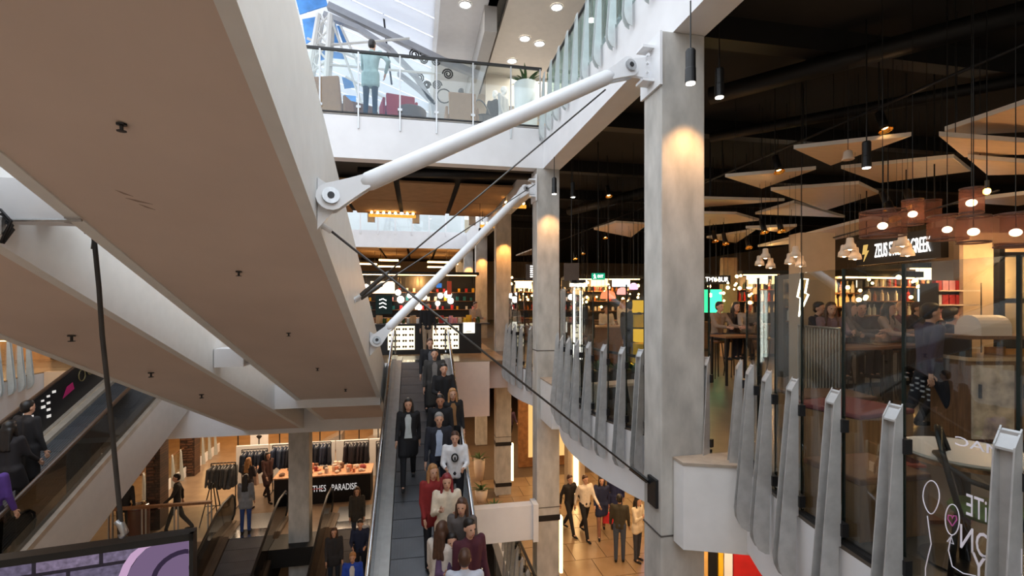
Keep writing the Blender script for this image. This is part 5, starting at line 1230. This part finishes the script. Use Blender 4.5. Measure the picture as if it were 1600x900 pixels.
for i, (px, py, s) in enumerate(sorted(((572, 449, .9), (622, 457, .8), (626, 468, 1.0), (640, 462, .7), (650, 470, 1.2), (662, 464, .9), (655, 480, .8), (688, 462, .8), (700, 460, 1.1), (704, 470, .9), (684, 474, .7), (634, 482, .8)))):
    p = at(px, py, d=21.5+.07*i); t = thing('globe_lamp', p, 'glowing globe lamp, %s from the left, in the shop behind the kiosk' % ORD[i], 'lamp', 'globe lamps behind the kiosk')
    inst('globe', GLOBE, t, sc=s); MB().tube([(p.x, p.y, p.z+.1), (p.x, p.y, 2.88)], .008, 4).build('cord', BLACK, t)
for i, (px, py, c_) in enumerate(((686, 446, (70, 130, 210)), (600, 476, (30, 40, 38)), (702, 450, (150, 60, 40)))):
    p = at(px, py, d=21.3); t = thing('poster', p, ('small blue lit poster above the globe lamps', 'dark menu board with white script left of the globe lamps', 'narrow red brown poster right of the globe lamps')[i], 'poster')
    w_ = (.12, .36, .1)[i]; h_ = (.10, .42, .3)[i]; MB().box((-w_, 0, -h_), (w_, .03, h_)).build('sheet', emis('poster_%d' % i, c_, .6), t, local=True)
    if i == 1:
        for q in range(3): MB().tube([(-.2, -.01, .2-q*.17), (-.05, -.01, .26-q*.17), (.1, -.01, .18-q*.17)], .02, 5).build('print', WSIGN, t, local=True)
# lamp bars under the ceilings
for i, (px0, px1, py, z) in enumerate(((576, 650, 333, 5.0), (786, 824, 318, 4.9), (750, 790, 350, 4.6))):
    a, b = at(px0, py, z=z), at(px1, py, z=z); t = thing('lamp_bar', a, ('warm lamp bar with eight bulbs under the bridge panels', 'short warm lamp bar near the second column head', 'short warm lamp bar above the third column')[i], 'lamp')
    d = (b-a); n = (8, 4, 5)[i]
    MB().box((a.x, a.y, z-.12), (b.x, a.y+.08, z-.02)).build('bar', emis('bar_gold', (236, 160, 60), .9), t)
    for q in range(n): p = a+d*(q+.5)/n; MB().ball((p.x, a.y, z+.03), .045, 8, 6).build('bulb', WARM, t); 
    for q in (.1, .9): MB().tube([(a.x+d.x*q, a.y+.04, z), (a.x+d.x*q, a.y+.04, 5.2)], .01, 4).build('rod', BLACK, t)
for i, (px0, px1, py) in enumerate(((560, 588, 411), (591, 625, 415), (668, 702, 408), (668, 700, 416), (592, 622, 405), (700, 716, 411))):
    a, b = at(px0, py, z=4.2), at(px1, py, z=4.2); t = thing('lamp_bar', a, 'warm lamp bar under the far ceiling, '+('leftmost', 'second from left', 'upper of the pair', 'lower of the pair', 'set above the second', 'rightmost')[i], 'lamp')
    MB().box((a.x, a.y, 4.12), (b.x, a.y+.3, 4.2)).build('bar', WARMS, t)
    for q in (.1, .9): MB().tube([(a.x+(b.x-a.x)*q, a.y+.1, 4.2), (a.x+(b.x-a.x)*q, a.y+.1, 5.2)], .01, 4).build('rod', BLACK, t)
struct(MB().box((-9, 30.0, 3.0), (2.6, 30.2, 3.5)).build('trim_shop_fascia', mat('gold_fascia', (206, 150, 84), .5)))
struct(MB().box((-9, 30.2, 0), (2.6, 30.4, 3.0)).build('wall_shop_far', mat('shop_dark_brown', (70, 50, 36), .7)))
for i, x in enumerate((580, 650, 738)):
    p = at(x, 338, Y=19.6); struct(MB().box((p.x-.14, 19.6, 4.86), (p.x+.14, 19.75, 5.5)).build('trim_daylight_spot', WHITE))  # white blocks standing in for spots of daylight at skylight gaps
# ------------------------------------------------------------------ ground floor: clothes market
G = -5.0
def GF(px, py): p = at(px, py, z=G); return p
x0, x1 = at(428, 790, Y=16.9).x, at(579, 790, Y=16.9).x; TW = x1-x0
t = thing('market_table', (x0, 16.9, G), 'long market table under a black cloth with white and red lettering', 'table')
MB().box((0, 0, .0), (TW, .9, .9)).build('black_cloth', mat('cloth_black', (24, 23, 24), .9, var=.1), t, local=True)
MB().box((-.03, -.03, .9), (TW+.03, .93, .94)).build('tabletop', mat('top_peach', (226, 170, 130), .6, var=.2, scale=14), t, local=True)
text('CLOTHES', .30, emis('lettering_grey', (196, 190, 186), .7), t, (TW*.40, -.012, .50), sx=.62); text('PARADISE', .30, emis('lettering_grey', (196, 190, 186), .7), t, (TW*.72, -.012, .50), sx=.62)
MB().box((TW*.34, -.02, .49), (TW*.50, -.01, .52)).build('red_stroke', mat('stroke_red', (200, 40, 44), .5), t, local=True)
rnd = random.Random(8); HEAP = MB().ball((0, 0, .04), (.11, .08, .05), 8, 5).mesh('folded_goods', BOT[0])
gc = [cloth(c) for c in ((226, 150, 120), (214, 196, 184), (150, 60, 60), (70, 60, 56), (230, 210, 190), (120, 90, 70))]
for i in range(46):
    ob = inst(rnd.choice(('folded_scarf', 'folded_scarf')), rnd.choice((HEAP, HEAP, CART)), None, (x0+.15+rnd.random()*(TW-.3), 17.0+rnd.random()*.7, G+.94), (0, 0, rnd.uniform(0, 3)), rnd.uniform(.7, 1.4), rnd.choice(gc)); tag(ob, 'small folded good lying on the black clothed market table', 'goods', 'goods on the market table')
def jacket_mesh(w_=.23, L=.72):
    mb = MB()
    for x in (-.05, .05): limb(mb, (x, 0, -.06), (x*1.6, 0, -L+.1), .07, .10, 8)
    limb(mb, (-.16, 0, -.07), (.16, 0, -.07), .055, .055, 8); limb(mb, (0, 0, -.02), (0, 0, .01), .05, .05, 8)
    for s in (-1, 1): limb(mb, (s*.19, 0, -.08), (s*.25, .02, -.58), .06, .045, 8)
    return remesh(mb, 'jacket', .028)
JK = jacket_mesh()
JK.materials.append(BLACK)
HOOK = MB().tube([(0, 0, .03), (0, 0, .07), (.02, 0, .09), (.0, 0, .115), (-.02, 0, .10)], .006, 5).tube([(-.17, 0, -.03), (0, 0, .03), (.17, 0, -.03)], .008, 5).mesh('hanger', STEEL)
def rack(px0, px1, y, H, cols, n, label, glab):
    xa, xb = at(px0, 720, Y=y).x, at(px1, 720, Y=y).x; t = thing('clothes_rack', (xa, y, G), label, 'rack'); L = xb-xa
    for x in (0, L):
        MB().tube([(x, 0, .04), (x, 0, H)], .018, 6).build('upright', BLACK, t, local=True); MB().tube([(x, -.3, .04), (x, .3, .04)], .018, 6).build('foot', BLACK, t, local=True)
    MB().tube([(0, 0, H), (L, 0, H)], .018, 6).build('rail', BLACK, t, local=True)
    for i in range(n):
        x = xa+L*(i+.5)/n; g = thing('hanging_jacket', (x, y, G+H-.10), ORD[i]+' garment from the left on the '+glab, 'jacket', 'jackets on the '+glab)
        g.rotation_euler = (0, 0, PI/2+rnd.uniform(-.5, .3)); inst('garment', JK, g, sc=rnd.uniform(.92, 1.05), m=cloth(rnd.choice(cols))); inst('hanger', HOOK, g)
DEN = [(40, 50, 72), (54, 66, 92), (34, 42, 58), (62, 76, 100)]
rack(378, 418, 18.0, 1.62, [(38, 46, 62), (50, 58, 76)], 8, 'clothes rack of dark jackets behind the fair haired shopper', 'rack behind the fair haired shopper')
rack(426, 478, 18.2, 1.66, DEN, 9, 'clothes rack of denim jackets left of the square column', 'denim rack left of the square column')
rack(486, 517, 18.3, 1.66, DEN, 6, 'clothes rack of denim jackets right of the square column', 'denim rack right of the square column')
rack(538, 576, 18.2, 1.66, [(34, 36, 46), (44, 40, 50)], 7, 'clothes rack of dark printed tops above the market table end', 'rack above the market table end')
rack(588, 612, 18.0, 1.66, [(28, 30, 40)], 4, 'clothes rack partly hidden behind the central escalator', 'rack beside the central escalator')
rack(330, 368, 16.9, 1.55, [(108, 108, 108), (84, 86, 88)], 7, 'rack of grey shirts in front of the white feet balustrade', 'grey shirt rack')
p = GF(352, 800); t = thing('easel', (p.x, 15.9, G), 'black folding easel frame at the foot of the grey shirt rack', 'easel')
for s in (-1, 1): MB().tube([(s*.05, 0, 1.3), (s*.34, -.1, 0)], .018, 6).build('leg', BLACK, t, local=True)
MB().tube([(0, 0, 1.25), (0, .35, 0)], .018, 6).build('leg', BLACK, t, local=True); MB().tube([(-.18, -.05, .6), (.18, -.05, .6)], .014, 6).build('crossbar', BLACK, t, local=True)
xs = [at(a, 720, Y=19.2).x for a in (368, 420, 472, 524, 576, 620)]
for i in range(5):
    o = MB().box((xs[i]+.02, 19.2, G), (xs[i+1]-.02, 19.28, G+1.42)).build('partition_panel', WHITE); tag(o, 'white partition panel behind the racks, '+('leftmost', 'second from left', 'middle one', 'fourth from left', 'rightmost')[i], 'panel')
t = thing('glass_balustrade', (xs[0], 19.4, G), 'black post railing behind the white partition panels', 'railing')
for i in range(9): x = xs[0]+i*(xs[5]-xs[0])/8; MB().tube([(x, 19.45, G), (x, 19.45, G+1.95)], .022, 6).build('post', BLACK, t)
MB().tube([(xs[0], 19.45, G+1.0), (xs[5], 19.45, G+1.0)], .025, 6).build('rail', BLACK, t)
GOLDW = mat('gold_wall', (214, 166, 92), .5, var=.06)
struct(MB().box((-16, 27.5, G), (2.2, 27.7, -1.0)).build('wall_ground_far', GOLDW))
SILV = mat('silver_counter', (150, 148, 146), .3, .5)
for i, (a, b) in enumerate(((486, 534), (556, 612))):
    xa, xb = at(a, 680, Y=22.5).x, at(b, 680, Y=22.5).x; t = thing('curved_counter', (xa, 22.5, G), ('curved silver counter behind the square column', 'curved silver counter left of the central escalator')[i], 'counter')
    L = xb-xa; MB().extr([(L*math.sin(PI*.5*q/8), 0, .75*(1-math.cos(PI*.5*q/8))**.6 if False else .8*math.sin(PI*.5*q/8)**.6) for q in range(1, 9)]+[(L, 0, 0), (0, 0, 0)], (0, .9, 0)).build('shell', SILV, t, local=True)
    MB().box((L*.1, -.02, 0), (L, 0, .08)).build('plinth', WOODB, t, local=True)
p = at(405, 668, Y=22.2); t = thing('poster_stand', (p.x, 22.2, G), 'white poster stand with a dark emblem behind the racks', 'poster')
MB().box((-.35, 0, .1), (.35, .06, 1.3)).build('board', WHITE, t, local=True); MB().box((-.35, -.01, .1), (.35, 0, .45)).build('band', BLACK, t, local=True); MB().extr([(0, -.01, .82), (.12, -.01, .96), (.06, -.01, 1.02), (0, -.01, .97), (-.06, -.01, 1.02), (-.12, -.01, .96)], (0, .008, 0)).build('emblem', BLACK, t, local=True)
BRK = brickmat('dark_brick', (86, 60, 46), (58, 42, 34), (24, 20, 18), 3.2)
for i, (a, b, y) in enumerate(((228, 250, 15.9), (281, 304, 20.5))):
    xa, xb = at(a, 740, Y=y).x, at(b, 740, Y=y).x; o = MB().box((0, 0, 0), (xb-xa, .5, 4.0)).build('column', BRK); o.location = (xa, y, G); struct(o, ('dark brick pillar behind the bin', 'dark brick pillar beside the row of fins')[i])
    rn = random.Random(i)
    bme = MB().cbox((0, 0, 0), (.19, .03, .062)).mesh('brick', mat('brick_face', (104, 72, 54), .7, var=.3))
    for r_ in range(40):
        for c_ in range(int((xb-xa)/.21)):
            if rn.random() < .75 and r_*.1 < 3.9: inst('brick', bme, o, (.12+c_*.21+(.1 if r_ % 2 else 0)*.4, -.008-.01*rn.random(), .08+r_*.097))
p = GF(217, 792); t = thing('litter_bin', (at(217, 790, Y=15.5).x, 15.5, G), 'round red brown bin with a lit steel top behind the glass railing', 'bin')
MB().lathe([(.24, 0), (.26, .05), (.26, .85), (.24, .88)], n=20).build('drum', mat('bin_brown', (88, 44, 34), .4, var=.1), t, local=True, smooth=True); MB().lathe([(.265, .88), (.24, .95), (.12, .96), (.12, .90)], n=20).build('lid', CHROME, t, local=True, smooth=True)
for i, (px, y) in enumerate(((250, 21.5), (290, 23.5), (325, 25))):
    p = at(px, 700, Y=y); t = thing('wall_lamp', (p.x, y, -3.3), ('gold wall lamp left of the brick pillar', 'gold wall lamp right of the brick pillar', 'farthest gold wall lamp behind the fins')[i], 'lamp'); MB().box((-.12, 0, -.4), (.12, .1, .4)).build('shade', WARMS, t, local=True); MB().box((-.14, .1, -.45), (.14, .14, .45)).build('back_plate', DARKM, t, local=True)
# people on the ground floor
def pg(fig, px, py, rz, label, *a, **k): p = GF(px, py); return person(fig, (p.x, p.y, G), rz, label, *a, **k)
person('w_stand', (at(384, 838, Y=15.2).x, 15.2, G+.01), PI, 'person with long dark hair in grey jumper and blue jeans stepping off the lower escalator', (128, 130, 134), (52, 74, 128), 'black', h=1.68)
person('w_coat', (at(388, 790, Y=16.9).x, 16.9, G), PI-.4, 'fair haired person in dark top with a peach bag at the clothes rack', (52, 44, 46), (40, 40, 48), 'fair', h=1.66, extra=bag((226, 186, 160), 1, sz=(.3, .14, .4))('peach bag on the arm of the fair haired shopper'))
person('w_walk', (at(418, 770, Y=17.5).x, 17.5, G), .8, 'person in dark red brown clothes browsing left of the market table', (70, 44, 40), (46, 34, 34), 'black', h=1.68)
person('m_walk', (at(277, 800, Y=15.7).x, 15.7, G), -1.2, 'person in dark clothes walking behind the glass railing past the bin', (46, 42, 40), (44, 40, 40), 'black', h=1.72)
person('m_stand', (at(193, 820, Y=15.5).x, 15.5, G), .5, 'person in black standing left of the bin behind the hanging cable', (36, 34, 34), (30, 30, 32), 'black', h=1.70)
def pe(fig, px, ytop, rz, label, *a, **k):
    h = k.get('h', 1.72); kk = (ytop-HOR)/FPX; ky = CP-((px-800)/FPX)*SP
    Y = max(3, (1.75+5+.4*14.9-h)/(.4+kk/ky)); z = G-.4*(14.9-Y) if Y < 14.9 else G
    if Y >= 14.9: Y = (1.75+5-h)/(kk/ky)
    return person(fig, (at(px, 600, Y=Y).x, Y, z+.012), rz, label, *a, **k)
pe('w_stand', 558, 762, .0, 'person in olive jacket carrying a white carrier bag behind the lower escalator', (62, 58, 52), (56, 62, 74), 'brown', h=1.66, extra=bag((226, 226, 230), 1, sz=(.34, .16, .42))('large white carrier bag held before the lower escalator'))
pe('m_hold', 563, 812, .0, 'person in navy jumper riding down the lower escalator by its right rail', (34, 44, 72), (34, 36, 46), 'black', h=1.70)
pe('w_stand', 522, 825, .1, 'person in dark coat on the left of the lower escalator', (46, 44, 46), (36, 44, 56), 'brown', h=1.66)
pe('m_stand', 551, 864, .0, 'person with close cropped hair in bright blue top, lowest on the lower escalator', (38, 76, 186), (40, 44, 60), 'fair', h=1.70, extra=shirt((214, 214, 216)))
pc('m_coat', 42, 628, PI*.9, 'person in black coat riding the left escalator, further up', (30, 28, 30), (28, 26, 28), 'black', h=1.76)
pc('w_walk', 14, 655, PI, 'person in black with a green bag on the left escalator', (34, 30, 32), (28, 26, 28), 'black', h=1.72, extra=bag((44, 120, 62), 1, sz=(.3, .14, .2))('green bag carried on the left escalator'))
pc('m_stand', -18, 715, PI, 'person in purple at the left edge of the left escalator', (84, 54, 130), (40, 34, 50), 'black', h=1.74)
CR = (226, 212, 188)
pg('m_walk', 890, 832, .4, 'person in black walking beside the second column on the golden floor', (34, 32, 34), (32, 32, 36), 'brown', h=1.72)
pg('m_walk', 914, 838, .2, 'person in cream jumper and black trousers on the golden floor', (228, 216, 200), (30, 30, 34), 'brown', h=1.80)
pg('w_walk', 940, 835, -.3, 'person in navy top with a red and white bag and bare legs', (36, 44, 76), (150, 104, 84), 'black', h=1.72, extra=bag((206, 48, 56), 1, -.05, (.36, .16, .3))('red and white bag at the hip of the navy clad walker'))
pg('m_coat', 962, 826, 2.8, 'person in dark blue coat behind the red and white bag', (34, 42, 82), (40, 40, 50), 'black', h=1.76)
pg('m_stand', 968, 877, 2.7, 'person in dark olive jacket and jeans seen from behind on the golden floor', (58, 54, 44), (62, 72, 92), 'black', h=1.72)
pg('w_phone', 996, 876, .5, 'person with black hair in cream jacket holding a phone by the light tube', CR, (56, 60, 72), 'black', h=1.66)
pg('m_walk', 797, 690, .2, 'person in dark purple far along the golden floor', (70, 48, 72), (40, 38, 46), 'black', h=1.70)
# ground floor right: light tube, shopfronts, plants
p = GF(1000, 850); t = thing('light_tube', (p.x+.45, p.y+.5, G), 'cold white vertical light tube behind the phone user', 'lamp')
MB().box((-.05, -.05, 0), (.05, .05, 2.6)).build('housing', BLACK, t, local=True); MB().box((-.04, -.07, .3), (.04, -.05, 2.55)).build('diffuser', emis('cool_tube', (206, 196, 255), 5), t, local=True)
p = GF(905, 800); t = thing('lit_pillar', (p.x+.2, 15.5, G), 'warm lit shop pillar behind the people on the golden floor', 'pillar')
MB().box((-.3, 0, 0), (.3, .4, 3.9)).build('casing', BEIGE, t, local=True); MB().box((-.10, -.03, .2), (.06, 0, 3.8)).build('strip_light', WARMS, t, local=True)
for i, (px, y, c_) in enumerate(((870, 19, (150, 104, 64)), (1000, 17, (92, 60, 42)), (940, 21, (60, 44, 36)))):
    a = at(px, 700, Y=y); t = thing('shop_front', (a.x, y, G), ('brown timber shop front far behind the second column', 'dark brown shop front behind the phone user', 'dark shop front at the end of the golden floor')[i], 'shop')
    MB().box((-1.6, 0, 0), (1.6, .2, 4.0)).build('wall', mat('front_%d' % i, c_, .6, var=.2), t, local=True)
    for q in (-1.2, -.1): MB().box((q, -.04, .4), (q+.9, 0, 2.6)).build('window', emis('shop_glow_%d' % i, (255, 196, 120), .7), t, local=True)
    MB().box((-1.6, -.1, 2.9), (1.6, 0, 3.3)).build('fascia', BLACK, t, local=True)
a = at(1130, 880, d=8.2); t = thing('shop_front', (a.x, a.y, G), 'shop front with black posts, yellow strip and red panel under the white box', 'shop', None, R)
for x0_, x1_, m in ((-.9, -.55, WOODL), (-.5, -.42, BLACK), (-.40, -.26, GOLDW), (-.24, -.10, BLACK), (-.08, .0, YEL), (.02, .16, WHITE), (.18, 1.2, RED)): MB().box((x0_, 0, 0), (x1_, .1, 3.6)).build('panel', m, t, local=True)
MB().box((.02, -.05, 1.05 if False else 2.55), (1.2, 0, 2.8)).build('header', mat('header_brown', (60, 30, 26), .6), t, local=True)
lamp('POINT', (a.x-.3, a.y-1.0, -1.6), 40, (255, 226, 190), .2)
for i, (px, y, h_, lab, m) in enumerate(((752, 16.0, .42, 'green plant in a white pot beside the third column', PORC), (805, 13.2, .3, 'dark bushy plant on the ledge above the white brace beam', BLACK), (749, 18.0, .8, 'tall white planter with a plant behind the escalator rail', PORC), (772, 14.6, .35, 'small plant in a black pot by the third column foot', BLACK))):
    p = at(px, 760, Y=y); t = thing('potted_plant', (p.x, y, G), lab, 'plant')
    MB().lathe([(.14, 0), (.2, h_*.5), (.22, h_), (.19, h_)], n=16).build('pot', m, t, local=True, smooth=True); leafy(t, 24, .38, (0, 0), h_-.03, 60+i, .035, .5)
# left balcony shops
for i, (px, w_, c_, s_) in enumerate(((22, 1.3, (255, 206, 140), 1.6), (98, .5, (150, 110, 60), .8))):
    p = at(px, 540, Y=16.5); t = thing('lit_shelf', (p.x, 16.5, 0), ('glowing shop shelf on the left balcony', 'dim amber shop shelf beyond the left balcony')[i], 'shelf')
    MB().box((-w_, .3, 0), (w_, .34, 2.8)).build('back_panel', mat('shelf_tan', (206, 160, 110), .6), t, local=True)
    for z in (.6, 1.1, 1.6): MB().box((-w_, 0, z), (w_, .3, z+.03)).build('shelf_board', WOODL, t, local=True); MB().box((-w_, .02, z-.03), (w_, .05, z)).build('strip_light', emis('shelf_glow_%d' % i, c_, s_*3), t, local=True)
